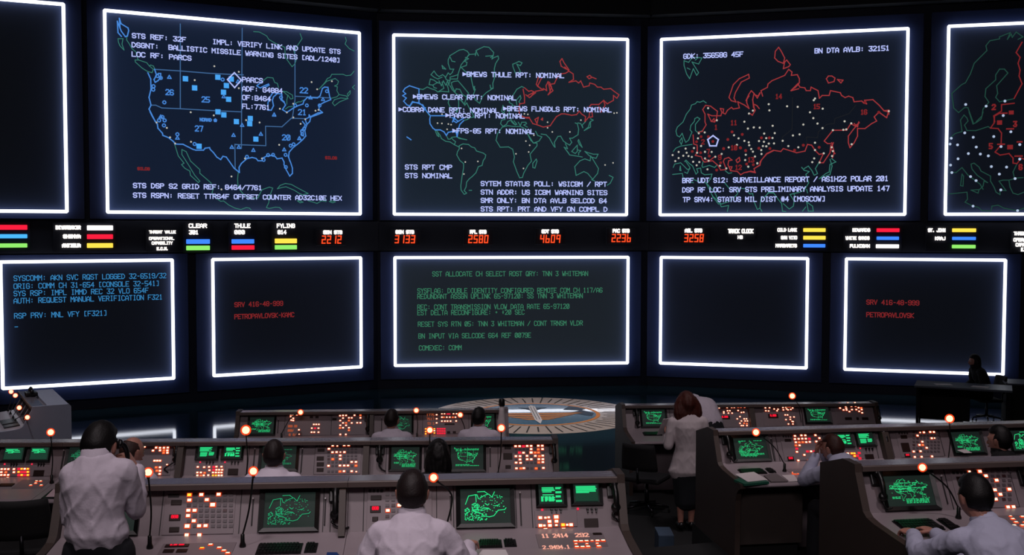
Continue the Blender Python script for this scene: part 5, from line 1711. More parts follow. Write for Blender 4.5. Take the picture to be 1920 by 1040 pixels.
def dup_chair(M, label):
    global CH
    if CH is None:
        CH = make_chair(M, label)
        return CH
    r = CH.copy()
    COL.objects.link(r)
    r.matrix_world = M
    WM[r.name] = M
    r['label'] = label
    for ch in list(CH.children):
        c = ch.copy()
        COL.objects.link(c)
        c.parent = r
        for g in ch.children:
            d = g.copy()
            COL.objects.link(d)
            d.parent = c
    return r

# ------------------------------------------------------------------ dark table at the far right of the floor
tc = at_z(1806, 722, .78 + ZF)
tb = thing('table', 'dark table with a pale top edge before the far right lower screen', 'table', yaw_at((tc.x, tc.y, ZF), -.42))
tm = WM[tb.name]
MB().box(tm, -.85, .85, -.38, .38, .74, .78, .006).build('tabletop', mat('dim grey table top', '#5b6270', 0.4), tb)
MB().box(tm, -.8, .12, .3, .33, .04, .739).build('modesty_panel', M_BLACK, tb)
for x in (-.79, .79):
    for y in (-.33, .28):
        MB().box(tm, x - .025, x + .025, y - .025, y + .025, 0, .74).build('leg', M_TUBE, tb)
for i, (x, y, lb) in enumerate(((-.35, -.05, 'pale paper near the left end of the dark table'), (.3, -.1, 'pale paper before the silhouetted person on the dark table'))):
    tag(MB().box(tm @ Matrix.Translation((x, y, .781)) @ Matrix.Rotation(.3 - i * .5, 4, 'Z'), -.15, .15, -.105, .105, 0, .004).build('paper', M_PAPER), lb, 'paper')
dk = at_z(1925, 716, .8 + ZF)
db = thing('desk', 'black desk cut off by the right picture edge', 'desk', yaw_at((dk.x + .2, dk.y, ZF), -.3))
dm_ = WM[db.name]
MB().box(dm_, -.6, .6, -.35, .35, .77, .8, .005).build('desktop', mat('dim grey table top', '#5b6270', 0.4), db)
MB().box(dm_, -.58, .58, -.32, .32, 0.02, .769).build('body', M_BLACK, db)
for x, y in ((-.52, -.353), (.0, -.353)):
    MB().ball(dm_ @ Matrix.Translation((x, y, .68)), .02, .012, .02, 8, 6).build('indicator_lamp', glow('small white lamp', '#dfe6f4', 1.0), db, True)

# ------------------------------------------------------------------ aisle steps
def step(px0, py0, px1, py1, z, h, label):
    A_, B_ = at_depth(px0, py0, 11.0), at_depth(px1, py1, 11.0)
    mb = MB().box(ID, A_.x, B_.x, 11.0, 11.32, h, A_.z, .008)
    return tag(mb.build('aisle_step', M_STEP), label, 'step')

# ------------------------------------------------------------------ people
M_SKIN = mat('skin', '#bb8474', 0.5, var=0.06, scale=12)
M_SHIRT = mat('white lavender shirt cotton', '#d0c6d4', 0.8, var=0.05, scale=14, bump=0.12, bscale=40)
M_SHIRTB = mat('pale blue shirt cotton', '#b9bad2', 0.8, var=0.05, scale=14, bump=0.12, bscale=40)
M_JACKET = mat('pale grey jacket wool', '#dcd0d4', 0.85, var=0.04, scale=30, bump=0.04, bscale=60)
M_SKIRT = mat('charcoal skirt wool', '#1c2026', 0.85, var=0.15, scale=30)
M_TROU = mat('dark navy trousers', '#0e1018', 0.85, var=0.15, scale=30)
M_DARKC = mat('black cloth', '#0c0c10', 0.85, var=0.15, scale=30)
M_SHOE = mat('black leather', '#0a0a0b', 0.35)
M_EYE = mat('eye', '#d8d4cf', 0.2)
M_LIP = mat('lips', '#8f4f48', 0.5)
def hairm(name, h):
    return mat(name, h, 0.55, spec=0.35, var=0.4, scale=40, bump=0.15, bscale=120)
H_BLACK = hairm('black hair', '#0d0a0b')
H_DARK = hairm('dark brown hair', '#1c1212')
H_RED = hairm('auburn hair', '#4a2018')
H_BRN = hairm('brown hair', '#3a1d16')
H_GREY = hairm('greying brown hair', '#3a2622')

def remesh(mb, voxel, smooth=2, fac=0.5):
    me = bpy.data.meshes.new('tmp')
    me.from_pydata([tuple(p) for p in mb.v], [], mb.f)
    bm = bmesh.new()
    bm.from_mesh(me)
    bmesh.ops.recalc_face_normals(bm, faces=bm.faces[:])
    bm.to_mesh(me)
    bm.free()
    o = bpy.data.objects.new('tmp', me)
    COL.objects.link(o)
    m = o.modifiers.new('r', 'REMESH')
    m.mode = 'VOXEL'
    m.voxel_size = voxel
    if smooth:
        s_ = o.modifiers.new('s', 'SMOOTH')
        s_.iterations = smooth
        s_.factor = fac
    bpy.context.view_layer.update()
    ev = o.evaluated_get(bpy.context.evaluated_depsgraph_get())
    r = bpy.data.meshes.new_from_object(ev)
    vs = [v.co.copy() for v in r.vertices]
    ns = [v.normal.copy() for v in r.vertices]
    fs = [tuple(p.vertices) for p in r.polygons]
    bpy.data.objects.remove(o)
    bpy.data.meshes.remove(me)
    bpy.data.meshes.remove(r)
    return vs, ns, fs

def loft(mb, rings, seg=20):
    """rings: (centre, x vector, y vector); rounded ends"""
    R = list(rings)
    def capped(a, b):
        c, x, y = a
        d = (Vector(c) - Vector(b[0])).normalized() * min(x.length, y.length)
        return [(Vector(c) + d * .5, x * .8, y * .8), (Vector(c) + d * .75, x * .4, y * .4)]
    R = capped(R[0], R[1])[::-1] + R + capped(R[-1], R[-2])
    vs, fs = [], []
    for c, x, y in R:
        vs += [Vector(c) + x * math.cos(2 * math.pi * k / seg) + y * math.sin(2 * math.pi * k / seg) for k in range(seg)]
    for i in range(len(R) - 1):
        for k in range(seg):
            fs.append((i * seg + k, i * seg + (k + 1) % seg, (i + 1) * seg + (k + 1) % seg, (i + 1) * seg + k))
    fs += [tuple(range(seg - 1, -1, -1)), tuple((len(R) - 1) * seg + k for k in range(seg))]
    mb.add(vs, fs)
def limb(mb, pts, rs, seg=12):
    """tapered limb with rounded ends"""
    pts = [Vector(p) for p in pts]
    a = (pts[0] - pts[1]).normalized()
    b = (pts[-1] - pts[-2]).normalized()
    P = [pts[0] + a * rs[0] * .85, pts[0] + a * rs[0] * .5] + pts + [pts[-1] + b * rs[-1] * .5, pts[-1] + b * rs[-1] * .85]
    R = [rs[0] * .5, rs[0] * .87] + list(rs) + [rs[-1] * .87, rs[-1] * .5]
    mb.tube(P, R, seg)
def lerp(a, b, t):
    return Vector(a) * (1 - t) + Vector(b) * t
def hand(mb, w, d, pn, side, curl=.35):
    d, pn = Vector(d).normalized(), Vector(pn)
    pn = (pn - d * pn.dot(d)).normalized()
    s = d.cross(pn) * side
    w = Vector(w)
    loft(mb, [(w - d * .02, s * .026, pn * .02), (w + d * .02, s * .031, pn * .018), (w + d * .055, s * .041, pn * .015), (w + d * .088, s * .042, pn * .012)], 14)
    for k, (off, L) in enumerate(((.031, .074), (.0105, .083), (-.0105, .077), (-.030, .06))):
        p = w + d * (.086 - .004 * abs(k - 1)) + s * off
        a = .12 + curl * (.5 + .12 * k)
        pts = [p - d * .02, p]
        dirv = (d + s * (.10 - .07 * k)).normalized()
        for q in (.44, .32, .26):
            v = dirv * math.cos(a) + pn * math.sin(a)
            p = p + v * L * q
            pts.append(p)
            a += curl * .8
        limb(mb, pts, [.0095, .0095, .0085, .0078, .0068], 8)
    p = w + d * .02 + s * .026
    v = (s * .75 + d * .6 + pn * .35).normalized()
    v2 = (s * .3 + d * .85 + pn * .4).normalized()
    limb(mb, [p - v * .015, p + v * .036, p + v * .036 + v2 * .03, p + v * .034 + v2 * .05], [.0135, .0115, .0095, .0075], 8)

def head_dir(x, y, z):
    """radius scale of the head in the unit direction (face is +y)"""
    sx, sy, sz = .077, .095, .113
    if z < 0:
        t = -z
        sx *= 1 - .24 * t ** 1.4
        sy *= 1 - (.05 if y > 0 else .3) * t
        sz *= .98
    p = Vector((x * sx, y * sy, z * sz))
    if z < -.2 and y > 0:
        p.y += .012 * min(1, (-z - .2) * 1.6)
    if y < 0:
        p.y *= 1.04
    return p
def head_mesh(mb, HM):
    nu, nv = 28, 20
    vs = [HM @ head_dir(0, 0, -1)]
    for j in range(1, nv):
        th = math.pi * j / nv
        for i in range(nu):
            ph = 2 * math.pi * i / nu
            vs.append(HM @ head_dir(math.sin(th) * math.cos(ph), math.sin(th) * math.sin(ph), -math.cos(th)))
    vs.append(HM @ head_dir(0, 0, 1))
    fs = [(0, 1 + (i + 1) % nu, 1 + i) for i in range(nu)]
    for j in range(nv - 2):
        for i in range(nu):
            a, b = 1 + j * nu, 1 + (j + 1) * nu
            fs.append((a + i, a + (i + 1) % nu, b + (i + 1) % nu, b + i))
    e, a = len(vs) - 1, 1 + (nv - 2) * nu
    fs += [(a + i, a + (i + 1) % nu, e) for i in range(nu)]
    mb.add(vs, fs)
    q = lambda x, y, z: HM @ V3((x, y, z))
    limb(mb, [q(0, .088, .012), q(0, .102, -.012), q(0, .112, -.03), q(0, .1, -.036)], [.008, .0095, .0115, .009], 8)
    limb(mb, [q(-.045, .075, .026), q(-.02, .088, .024), q(.02, .088, .024), q(.045, .075, .026)], [.008, .009, .009, .008], 8)
    limb(mb, [q(-.018, .09, -.06), q(0, .095, -.06), q(.018, .09, -.06)], [.006, .008, .006], 8)
    for sx in (-1, 1):
        loft(mb, [(q(sx * .076, -.004, -.03), HM.to_3x3() @ V3((.006, 0, 0)), HM.to_3x3() @ V3((0, .01, 0))), (q(sx * .081, -.008, -.005), HM.to_3x3() @ V3((.008, 0, 0)), HM.to_3x3() @ V3((0, .016, 0))), (q(sx * .083, -.012, .018), HM.to_3x3() @ V3((.007, 0, 0)), HM.to_3x3() @ V3((0, .016, 0)))], 10)
def hair_mesh(HM, style, seed=1):
    mb = MB()
    nu, nv = 44, 30
    vs = []
    def sst(a, b, t):
        t = max(0.0, min(1.0, (t - a) / (b - a)))
        return t * t * (3 - 2 * t)
    def P(x, y, z):
        p = head_dir(x, y, z)
        kh = {'short': 1.135, 'full': 1.2, 'bald': 1.1, 'bob': 1.45, 'long': 1.2}[style]
        # soft masks: 1 where hair grows
        line = .30 - .5 * max(0, z) - .12 * abs(x)               # hairline towards the face
        m = 1 - sst(line - .06, line + .1, y) * (1 - sst(.56, .72, z + .1 * abs(x)))
        if style in ('short', 'full', 'bald'):
            ear = sst(.62, .74, abs(x)) * (1 - sst(.02, .14, z)) * sst(-.42, -.22, y)
            m *= 1 - ear
            lo = -.6 + .28 * max(0, abs(x) - .25)
            m *= sst(lo - .1, lo + .06, z)
        if style == 'bald':
            m *= 1 - sst(.45, .75, z + .25 * y)
        if style in ('bob', 'long'):
            m = 1 - sst(.2, .45, y) * (1 - sst(.4, .62, z))
        k = .9 + (kh - .9) * m
        n = noise.noise(V3((x * 5 + seed, y * 5, z * 3))) * .03 + noise.noise(V3((x * 15, y * 15 + seed, z * 5))) * .014
        k += n * m
        return HM @ (p * k)
    pts = {}
    vs.append(P(0, 0, -1))
    for j in range(1, nv):
        th = math.pi * j / nv
        for i in range(nu):
            ph = 2 * math.pi * i / nu
            vs.append(P(math.sin(th) * math.cos(ph), math.sin(th) * math.sin(ph), -math.cos(th)))
    vs.append(P(0, 0, 1))
    fs = [(0, 1 + (i + 1) % nu, 1 + i) for i in range(nu)]
    for j in range(nv - 2):
        for i in range(nu):
            a, b = 1 + j * nu, 1 + (j + 1) * nu
            fs.append((a + i, a + (i + 1) % nu, b + (i + 1) % nu, b + i))
    e, a = len(vs) - 1, 1 + (nv - 2) * nu
    fs += [(a + i, a + (i + 1) % nu, e) for i in range(nu)]
    mb.add(vs, fs)
    if style in ('bob', 'long'):
        R3 = HM.to_3x3()
        X, Y = R3 @ V3((1, 0, 0)), R3 @ V3((0, 1, 0))
        q = lambda x, y, z: HM @ V3((x, y, z))
        w = 1.28 if style == 'bob' else .8
        loft(mb, [(q(0, -.02, .05), X * .105 * w, Y * .085), (q(0, -.03, -.02), X * .128 * w, Y * .085), (q(0, -.04, -.09), X * .135 * w, Y * .075), (q(0, -.045, -.165), X * .118 * w, Y * .06), (q(0, -.05, -.215), X * .085 * w, Y * .04)], 26)
        vs, ns, fs = remesh(mb, .007, 8)
        mb = MB()
        for i, v in enumerate(vs):
            l = HM.inverted() @ v
            vs[i] = v + ns[i] * (noise.noise(V3((l.x * 38 + seed, l.y * 38, l.z * 9))) * .007 + noise.noise(V3((l.x * 90, l.y * 90, l.z * 16))) * .003)
        mb.add(vs, fs)
    return mb

SEAT = dict(pelvis=(0, -.16, .545), neck=(0, .04, 1.03), head=(0, .08, 1.175), shl=(-.178, .03, .975), shr=(.178, .03, .975), ell=(-.26, .09, .75), elr=(.26, .09, .75), wrl=(-.17, .33, .775), wrr=(.17, .33, .775),
            knl=(-.12, .28, .53), knr=(.12, .28, .53), anl=(-.12, .3, .1), anr=(.12, .3, .1), hdl=(.25, .9, -.1), hdr=(-.25, .9, -.1), pnl=(0, -.1, -1), pnr=(0, -.1, -1))
STAND = dict(pelvis=(0, 0, .93), neck=(0, -.01, 1.46), head=(0, .03, 1.615), shl=(-.195, 0, 1.40), shr=(.195, 0, 1.40), ell=(-.25, -.01, 1.12), elr=(.25, -.01, 1.12), wrl=(-.24, .1, .88), wrr=(.24, .1, .88),
             knl=(-.1, .02, .5), knr=(.1, .02, .5), anl=(-.1, -.02, .09), anr=(.1, -.02, .09), hdl=(0, .2, -1), hdr=(0, .2, -1), pnl=(1, 0, 0), pnr=(-1, 0, 0))
def person(label, M, pose, tmpl=SEAT, shirt=M_SHIRT, hair=('short', H_BLACK), lower='trousers', htilt=(0, 0, 0), slim=1.0, curl=(.45, .45), top='shirt', puff=0.0, seed=1, fold=.008, shoes=True, sleeve=1.0):
    J = {k: V3(v) for k, v in {**tmpl, **pose}.items()}
    root = thing('person', label, 'person', M)
    Wd = lambda p: M @ V3(p)
    def world(mb):
        mb.v = [M @ p for p in mb.v]
        return mb
    x_s = (J['shr'] - J['shl']).normalized()
    up = (J['neck'] - J['pelvis'])
    L = up.length
    upn = up.normalized()
    fwd = upn.cross(x_s).normalized() * 1
    if fwd.y < 0: fwd = -fwd
    x_p = V3((1, 0, 0))
    bend = J.get('bend', V3((0, -.02, 0)))
    def spine(t):
        return J['pelvis'] + up * t + bend * math.sin(math.pi * t)
    def rings(g, lo=0, hi=1.0, belly=0.0):
        S_ = [(-.14, .150, .105), (-.02, .168, .118), (.16, .158, .112), (.36, .146, .104), (.56, .158, .112), (.74, .172, .118), (.88, .165, .102), (.97, .115, .08), (1.03, .062, .06)]
        out_ = []
        for t, rx, ry in S_:
            if lo <= t <= hi:
                xa = (x_p * (1 - min(1, max(0, t))) + x_s * min(1, max(0, t))).normalized()
                ya = (fwd - xa * fwd.dot(xa)).normalized()
                b = belly * max(0, 1 - abs(t - .16) / .3)
                out_.append((spine(t), xa * (rx * slim + g + b), ya * (ry * slim + g + b)))
        return out_
    # ---- body: one skin mesh
    mb = MB()
    loft(mb, rings(0.0, -1, 2))
    headM = Matrix.Translation(J['head']) @ Matrix.Rotation(htilt[2], 4, 'Z') @ Matrix.Rotation(htilt[0], 4, 'X') @ Matrix.Rotation(htilt[1], 4, 'Y') @ Matrix.Scale(1.06, 4)
    nb = headM @ V3((0, -.012, -.07))
    for sd in 'lr':
        sh, el, wr = J['sh' + sd], J['el' + sd], J['wr' + sd]
        limb(mb, [lerp(J['neck'], sh, .35) - upn * .03, sh - (sh - J['neck']).normalized() * .02], [.055, .056])
        limb(mb, [sh, lerp(sh, el, .45), el], [.053, .048, .039])
        limb(mb, [el, lerp(el, wr, .35), wr], [.039, .038, .025])
        hip = J['pelvis'] + V3(((-.09 if sd == 'l' else .09), .01, -.03))
        kn, an = J['kn' + sd], J['an' + sd]
        limb(mb, [hip, lerp(hip, kn, .5), kn], [.088, .074, .055])
        limb(mb, [kn, lerp(kn, an, .35), an], [.053, .052, .035])
        ft = J.get('ft' + sd, V3((0, 1, 0)))
        limb(mb, [an + V3((0, 0, -.035)) - ft * .03, an + V3((0, 0, -.05)) + ft * .08, an + V3((0, 0, -.062)) + ft * .15], [.036, .032, .022])
    b_v, _, b_f = remesh(mb, .013, 3)
    mh = MB()
    head_mesh(mh, headM)
    limb(mh, [J['neck'] - upn * .05, J['neck'] + (nb - J['neck']) * .5, nb + (nb - J['neck']).normalized() * .03], [.062, .055, .056])
    h_v, _, h_f = remesh(mh, .0055, 2)
    body = MB()
    body.add(b_v, b_f)
    body.add(h_v, h_f)
    for sd, s_ in (('l', -1), ('r', 1)):
        m2 = MB()
        hand(m2, J['wr' + sd], J['hd' + sd], J['pn' + sd], s_, curl[0 if sd == 'l' else 1])
        hv, _, hf = remesh(m2, .0042, 1)
        body.add(hv, hf)
    world(body).build('body', M_SKIN, root, True)
    # ---- face details and hair
    for sx in (-1, 1):
        MB().ball(M @ headM @ Matrix.Translation((sx * .032, .079, .006)), .0125, .0125, .011, 10, 7).build('eye', M_EYE, root, True)
    mb = MB()
    limb(mb, [headM @ V3((-.02, .094, -.056)), headM @ V3((0, .101, -.057)), headM @ V3((.02, .094, -.056))], [.004, .0055, .004], 8)
    world(mb).build('lips', M_LIP, root, True)
    if hair:
        world(hair_mesh(headM, hair[0], seed)).build('hair', hair[1], root, True)
    # ---- upper clothing
    mb = MB()
    g = .017
    if top == 'jacket':
        R_ = rings(g, .1, .97)
        base = spine(-.1)
        xa = x_p
        R_ = [(spine(-.36), x_p * .235, V3((0, 1, 0)) * .165), (spine(-.2), x_p * .205, V3((0, 1, 0)) * .155), (spine(-.02), x_p * .182, V3((0, 1, 0)) * .14), (spine(.16), x_p * .155, V3((0, 1, 0)) * .122)] + rings(g + .004, .3, .97)
    else:
        R_ = rings(g, .1, .97, puff)
    loft(mb, R_, 24)
    for sd in 'lr':
        sh, el, wr = J['sh' + sd], J['el' + sd], J['wr' + sd]
        limb(mb, [lerp(J['neck'], sh, .3) - upn * .028, sh - (sh - J['neck']).normalized() * .01], [.062, .068])
        limb(mb, [sh, lerp(sh, el, .45), el], [.067 * sleeve, .066 * sleeve, .058 * sleeve], 14)
        limb(mb, [el, lerp(el, wr, .4), lerp(el, wr, .93)], [.057 * sleeve, .056 * sleeve, .042], 14)
    v, n, f = remesh(mb, .0105, 3)
    ax = V3((1.0, .6, .9)).normalized()
    for i, p in enumerate(v):
        t = (p - J['pelvis']).dot(upn) / L
        k = 1.0 - .55 * max(0, min(1, (t - .7) / .3))
        q = V3((p.x * 9 + p.z * 6 * (1 if p.x > 0 else -1) + seed, p.y * 9, p.z * 3.2))
        r = (1 - min(1, abs(noise.noise(q)) * 1.6)) ** 3
        q2 = V3((p.x * 13 - p.z * 7 * (1 if p.x > 0 else -1) - seed, p.y * 13, p.z * 5))
        r2 = (1 - min(1, abs(noise.noise(q2)) * 1.6)) ** 3
        v[i] = p + n[i] * fold * k * (r + .6 * r2 - .2)
    world(MB().add(v, f)).build('jacket' if top == 'jacket' else 'shirt', shirt, root, True)
    # collar
    if top == 'shirt':
        mb = MB()
        c0 = J['neck'] - upn * .012
        xa, ya = x_s, fwd
        rg = []
        for (h_, r_) in ((-.03, .09), (.03, .081), (.082, .076), (.092, .068)):
            rg.append((c0 + upn * h_ + fwd * (.006 + h_ * .25), xa * r_, ya * (r_ * .95)))
        loft(mb, rg, 20)
        world(mb).build('collar', shirt, root, True)
    # ---- lower clothing
    mb = MB()
    if lower == 'trousers':
        loft(mb, rings(.012, -.2, .2), 22)
        for sd in 'lr':
            hip = J['pelvis'] + V3(((-.09 if sd == 'l' else .09), .01, -.03))
            kn, an = J['kn' + sd], J['an' + sd]
            limb(mb, [hip, lerp(hip, kn, .5), kn], [.103, .092, .078], 14)
            limb(mb, [kn, lerp(kn, an, .5), an + V3((0, 0, .0))], [.076, .072, .068], 14)
        v, n, f = remesh(mb, .014, 3)
        world(MB().add(v, f)).build('trousers', M_TROU, root, True)
    else:
        y1 = V3((0, 1, 0))
        loft(mb, [(spine(.12), x_p * .15, y1 * .12), (spine(-.05), x_p * .185, y1 * .14), (spine(-.2), x_p * .19, y1 * .145), (V3((0, .01, .6)), x_p * .175, y1 * .135), (V3((0, .01, .42)), x_p * .158, y1 * .125), (V3((0, .01, .33)), x_p * .15, y1 * .12)], 24)
        v, n, f = remesh(mb, .012, 2)
        for i, p in enumerate(v):
            v[i] = p + n[i] * .006 * noise.noise(V3((p.x * 14, p.y * 14, p.z * 2)))
        world(MB().add(v, f)).build('skirt', M_SKIRT, root, True)
    if shoes:
        for sd in 'lr':
            an = J['an' + sd]
            ft = J.get('ft' + sd, V3((0, 1, 0)))
            mb = MB()
            limb(mb, [an + V3((0, 0, -.04)) - ft * .04, an + V3((0, 0, -.052)) + ft * .07, an + V3((0, 0, -.062)) + ft * .16], [.045, .041, .03], 12)
            if lower == 'skirt':
                mb.tube([an + V3((0, 0, -.04)) - ft * .05, an + V3((0, 0, -.088)) - ft * .055], [.02, .009], 8)
            v, n, f = remesh(mb, .008, 1)
            for i, p in enumerate(v):
                p.z = max(p.z, an.z - .09)
            world(MB().add(v, f)).build('shoe', M_SHOE, root, True)
    return root, headM

def at_head(px, Y, head_y, zf, yaw, head_x=0.0):
    """base matrix that puts the head's centre over picture column px at depth Y"""
    X = at_depth(px, 850, Y).x
    R = Matrix.Rotation(yaw, 3, 'Z')
    o = R @ V3((head_x, head_y, 0))
    return yaw_at((X - o.x, Y - o.y, zf), yaw)
def loc(M, px, py, Y):
    return M.inverted() @ at_depth(px, py, Y)

# ---- front row
M_ = yaw_at((at_depth(188, 900, 5.68).x, 5.68, ZA), 0.02)
p_, hM = person('standing man in white shirt seen from behind, holding a handset to his right ear', M_,
    dict(pelvis=(-.01, -.02, .96), neck=(-.03, .01, 1.41), head=(-.03, .09, 1.475), shl=(-.152, 0, 1.335), shr=(.13, .01, 1.355), ell=(-.165, .03, 1.1), wrl=(-.11, .23, 1.0), elr=(.15, .1, 1.13), wrr=(.125, .2, 1.33),
         hdr=(-.35, -.35, .85), pnr=(-.95, -.1, -.3), hdl=(.4, .8, -.3), knl=(-.1, .02, .5), knr=(.1, .0, .5)), STAND, M_SHIRT, ('full', H_BLACK), htilt=(-.35, .0, -.12), puff=.014, slim=.86, seed=3, fold=.011, sleeve=.88, curl=(.5, .8))
ph = thing('telephone_handset', 'black handset held to the ear of the standing man', 'telephone', M_ @ Matrix.Translation((.1, .11, 1.37)), 'black telephone handsets on the consoles')
mb = MB()
Pq = [M_ @ V3(p) for p in ((.062, .1, 1.487), (.088, .115, 1.477), (.1, .13, 1.43), (.09, .155, 1.38), (.06, .17, 1.37))]
mb.tube(curve_pts(Pq, 6), .0135, 10)
for a, b in ((Pq[0], Pq[1]), (Pq[-1], Pq[-2])):
    mb.tube([a, a + (b - a).normalized() * .012, a + (b - a).normalized() * .024], [.026, .027, .018], 12)
mb.build('handset', M_DARKP, ph, True)

M_ = at_head(773, 5.92, .17, ZA, .02)
person('man in white shirt seen from behind, seated at the centre of the front row', M_,
    dict(pelvis=(0, -.12, .55), neck=(0, .1, 1.045), head=(0.0, .17, 1.185), shl=(-.172, .08, .985), shr=(.172, .08, .99), ell=(-.3, .08, .73), wrl=(-.2, .32, .8), elr=(.315, .1, .74), wrr=loc(M_, 876, 1020, 6.16), hdr=(.25, .9, -.1), hdl=(.5, .8, -.1)),
    hair=('short', H_DARK), htilt=(-.12, 0, 0), seed=5, fold=.012, slim=.98)
dup_chair(M_ @ Matrix.Translation((0, -.14, 0)), 'black swivel chair under the man at the centre of the front row')

M_ = at_head(1829, 6.08, .25, ZA, .16)
person('dark-haired man in pale blue shirt typing at the right front console', M_,
    dict(pelvis=(0, -.2, .55), neck=(0.02, .14, .985), head=(.0, .25, 1.125), shl=(-.165, .14, .915), shr=(.165, .1, .925), ell=loc(M_, 1722, 1040, 6.22), wrl=loc(M_, 1712, 1001, 6.58), elr=loc(M_, 1822, 1058, 6.25), wrr=loc(M_, 1752, 997, 6.62),
         hdl=(-.05, .95, .05), hdr=(-.2, .9, .05), pnl=(.1, 0, -1), pnr=(-.1, 0, -1)), shirt=M_SHIRTB, hair=('full', H_BLACK), htilt=(-.3, 0, .0), seed=9, fold=.012, slim=.96, curl=(.55, .55))
dup_chair(M_ @ Matrix.Translation((0, -.22, 0)), 'black swivel chair under the typing man at the right')

# ---- second row
M_ = at_head(248, 8.95, .1, ZB, -.15)
person('bald man in white shirt seated in the second row behind the standing man', M_, dict(head=(0, .1, 1.185), neck=(0, .04, 1.035)), hair=('bald', H_GREY), htilt=(-.2, 0, -.4), seed=12)
dup_chair(M_ @ Matrix.Translation((0, -.18, 0)), 'black swivel chair under the bald man')
M_ = at_head(514, 8.85, .08, ZB, .05)
person('man with short brown hair and white shirt facing the dim second row monitor', M_, {}, hair=('short', H_DARK), seed=14, slim=1.05)
dup_chair(M_ @ Matrix.Translation((0, -.18, 0)), 'black swivel chair under the man at the dim second row monitor')
M_ = at_head(822, 8.85, .08, ZB, .04)
person('dark-haired person in black between two map monitors in the second row', M_, {}, shirt=M_DARKC, hair=('long', H_BLACK), seed=15, slim=.95)
dup_chair(M_ @ Matrix.Translation((0, -.18, 0)), 'black swivel chair under the person in black between two map monitors')
M_ = at_head(1561, 9.68, .2, ZB, .62)
person('brown-haired man in pale blue shirt leaning with his hands to his face', M_,
    dict(pelvis=(0, -.18, .55), neck=(0, .12, .98), head=(0, .2, 1.07), shl=(-.19, .12, .9), shr=(.19, .1, .9), ell=(-.2, .36, .78), wrl=(-.06, .33, 1.0), elr=(.2, .34, .78), wrr=(.05, .34, 1.0), hdl=(.15, .0, 1), hdr=(-.1, .0, 1), pnl=(.3, -1, 0), pnr=(-.3, -1, 0)),
    shirt=M_SHIRTB, hair=('short', H_BRN), htilt=(-.2, 0, .0), seed=17, curl=(.5, .5))
dup_chair(M_ @ Matrix.Translation((0, -.2, 0)), 'black swivel chair under the man with hands to his face')
M_ = at_head(1873, 9.85, .1, ZB, .35)
person('person in dark clothes with black hair, seated at the right picture edge', M_, dict(neck=(0, .05, .97), head=(0, .1, 1.115), shl=(-.195, .04, .91), shr=(.195, .04, .91)), shirt=M_DARKC, hair=('full', H_BLACK), seed=19, htilt=(-.1, 0, .3))
dup_chair(M_ @ Matrix.Translation((0, -.18, 0)), 'black swivel chair under the dark-clothed person at the right edge')

# ---- third row
M_ = at_head(735, 12.75, .08, ZC, .1)
person('left one of the two white-shirted men seated in the third row', M_, {}, hair=('short', H_DARK), seed=21, htilt=(-.1, 0, -.3))
dup_chair(M_ @ Matrix.Translation((0, -.18, 0)), 'black swivel chair under the left man of the third row')
M_ = at_head(898, 12.9, .08, ZC, .0)
person('right one of the two white-shirted men in the third row, before the emblem', M_, dict(elr=(.33, .1, .78), wrr=(.3, .36, .78)), hair=('short', H_BLACK), seed=23, htilt=(-.1, 0, -.3))
dup_chair(M_ @ Matrix.Translation((0, -.18, 0)), 'black swivel chair under the right man of the third row')
M_ = yaw_at((at_depth(1331, 800, 13.3).x, 13.3, ZC), .35)
person('man in white shirt bending over the third row console beyond the standing woman', M_,
    dict(pelvis=(0, -.08, .93), neck=(0, .34, 1.27), head=(0, .5, 1.17), shl=(-.18, .3, 1.21), shr=(.18, .3, 1.21), ell=(-.22, .45, .96), wrl=(-.18, .55, .76), elr=(.22, .45, .96), wrr=(.18, .55, .76), bend=(0, -.05, .07), hdl=(0, .9, -.3), hdr=(0, .9, -.3)),
    STAND, M_SHIRT, ('short', H_DARK), htilt=(-1.1, 0, 0), slim=.92, seed=25)
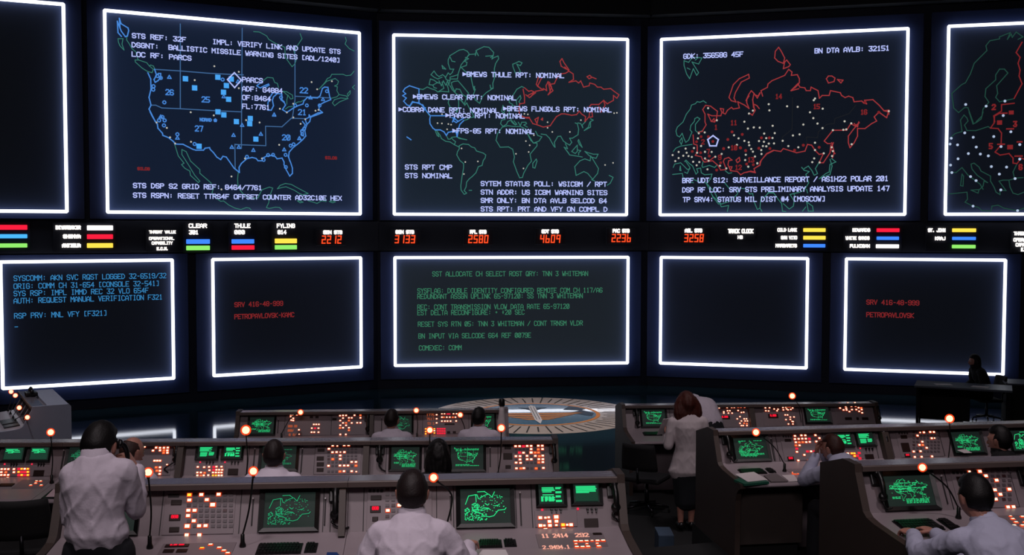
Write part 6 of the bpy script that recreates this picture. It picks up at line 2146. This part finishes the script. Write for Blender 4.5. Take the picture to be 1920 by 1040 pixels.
M_ = yaw_at((at_depth(1289, 900, 12.25).x, 12.25, ZC), .06) @ Matrix.Scale(.945, 4)
p_, hM = person('standing woman with auburn hair, pale jacket and dark skirt seen from behind', M_,
    dict(pelvis=(0, 0, .9), neck=(0, -.01, 1.4), head=(-.01, .045, 1.52), shl=(-.18, 0, 1.32), shr=(.18, 0, 1.32), ell=(-.245, -.02, 1.04), wrl=(-.21, .2, 1.12), elr=(.225, 0, 1.04), wrr=(.1, .22, 1.08), knl=(-.08, .02, .48), knr=(.07, .02, .48), anl=(-.085, -.02, .11), anr=(.045, -.01, .11),
         hdl=(.2, .8, .5), hdr=(-.5, .8, .3), pnl=(.5, -.3, .6), pnr=(-.2, -.5, .8)), STAND, M_JACKET, ('bob', H_RED), 'skirt', htilt=(-.12, 0, .1), slim=.92, top='jacket', seed=27, fold=.004, curl=(.6, .5))
mb = MB()
Q = M_ @ Matrix.Translation((-.2, .3, 1.2)) @ Matrix.Rotation(.5, 4, 'Z') @ Matrix.Rotation(.5, 4, 'X')
tag(MB().box(Q, -.11, .1, -.004, .004, -.1, .14).build('paper', M_PAPER), 'white papers held by the standing woman', 'paper')

# ---- silhouette at the far table
_p = WM[tb.name]
M_ = yaw_at(_p @ V3((.25, .72, 0)), _p.to_euler().z + math.pi * .5 + .45)
person('silhouetted seated person with long dark hair at the far right table', M_, dict(wrl=(-.1, .22, .66), wrr=(.1, .22, .66), ell=(-.24, .0, .74), elr=(.24, .0, .74)), shirt=M_DARKC, hair=('long', H_BLACK), seed=31)
dup_chair(M_ @ Matrix.Translation((0, -.18, 0)), 'black swivel chair behind the far right table')
# ---- empty chairs the photo shows
_c = at_depth(45, 1000, 8.75)
dup_chair(yaw_at((_c.x, 8.8, ZB), .3), 'empty black swivel chair at the left edge below the second row desk')
_c = at_depth(1212, 900, 13.1)
dup_chair(yaw_at((_c.x, 13.05, ZC), -.5), 'empty black swivel chair left of the standing woman')
# aisle step beside the front row
step(1235, 1003, 1264, 1040, .4, .2001, 'blue grey step block in the aisle before the standing woman')
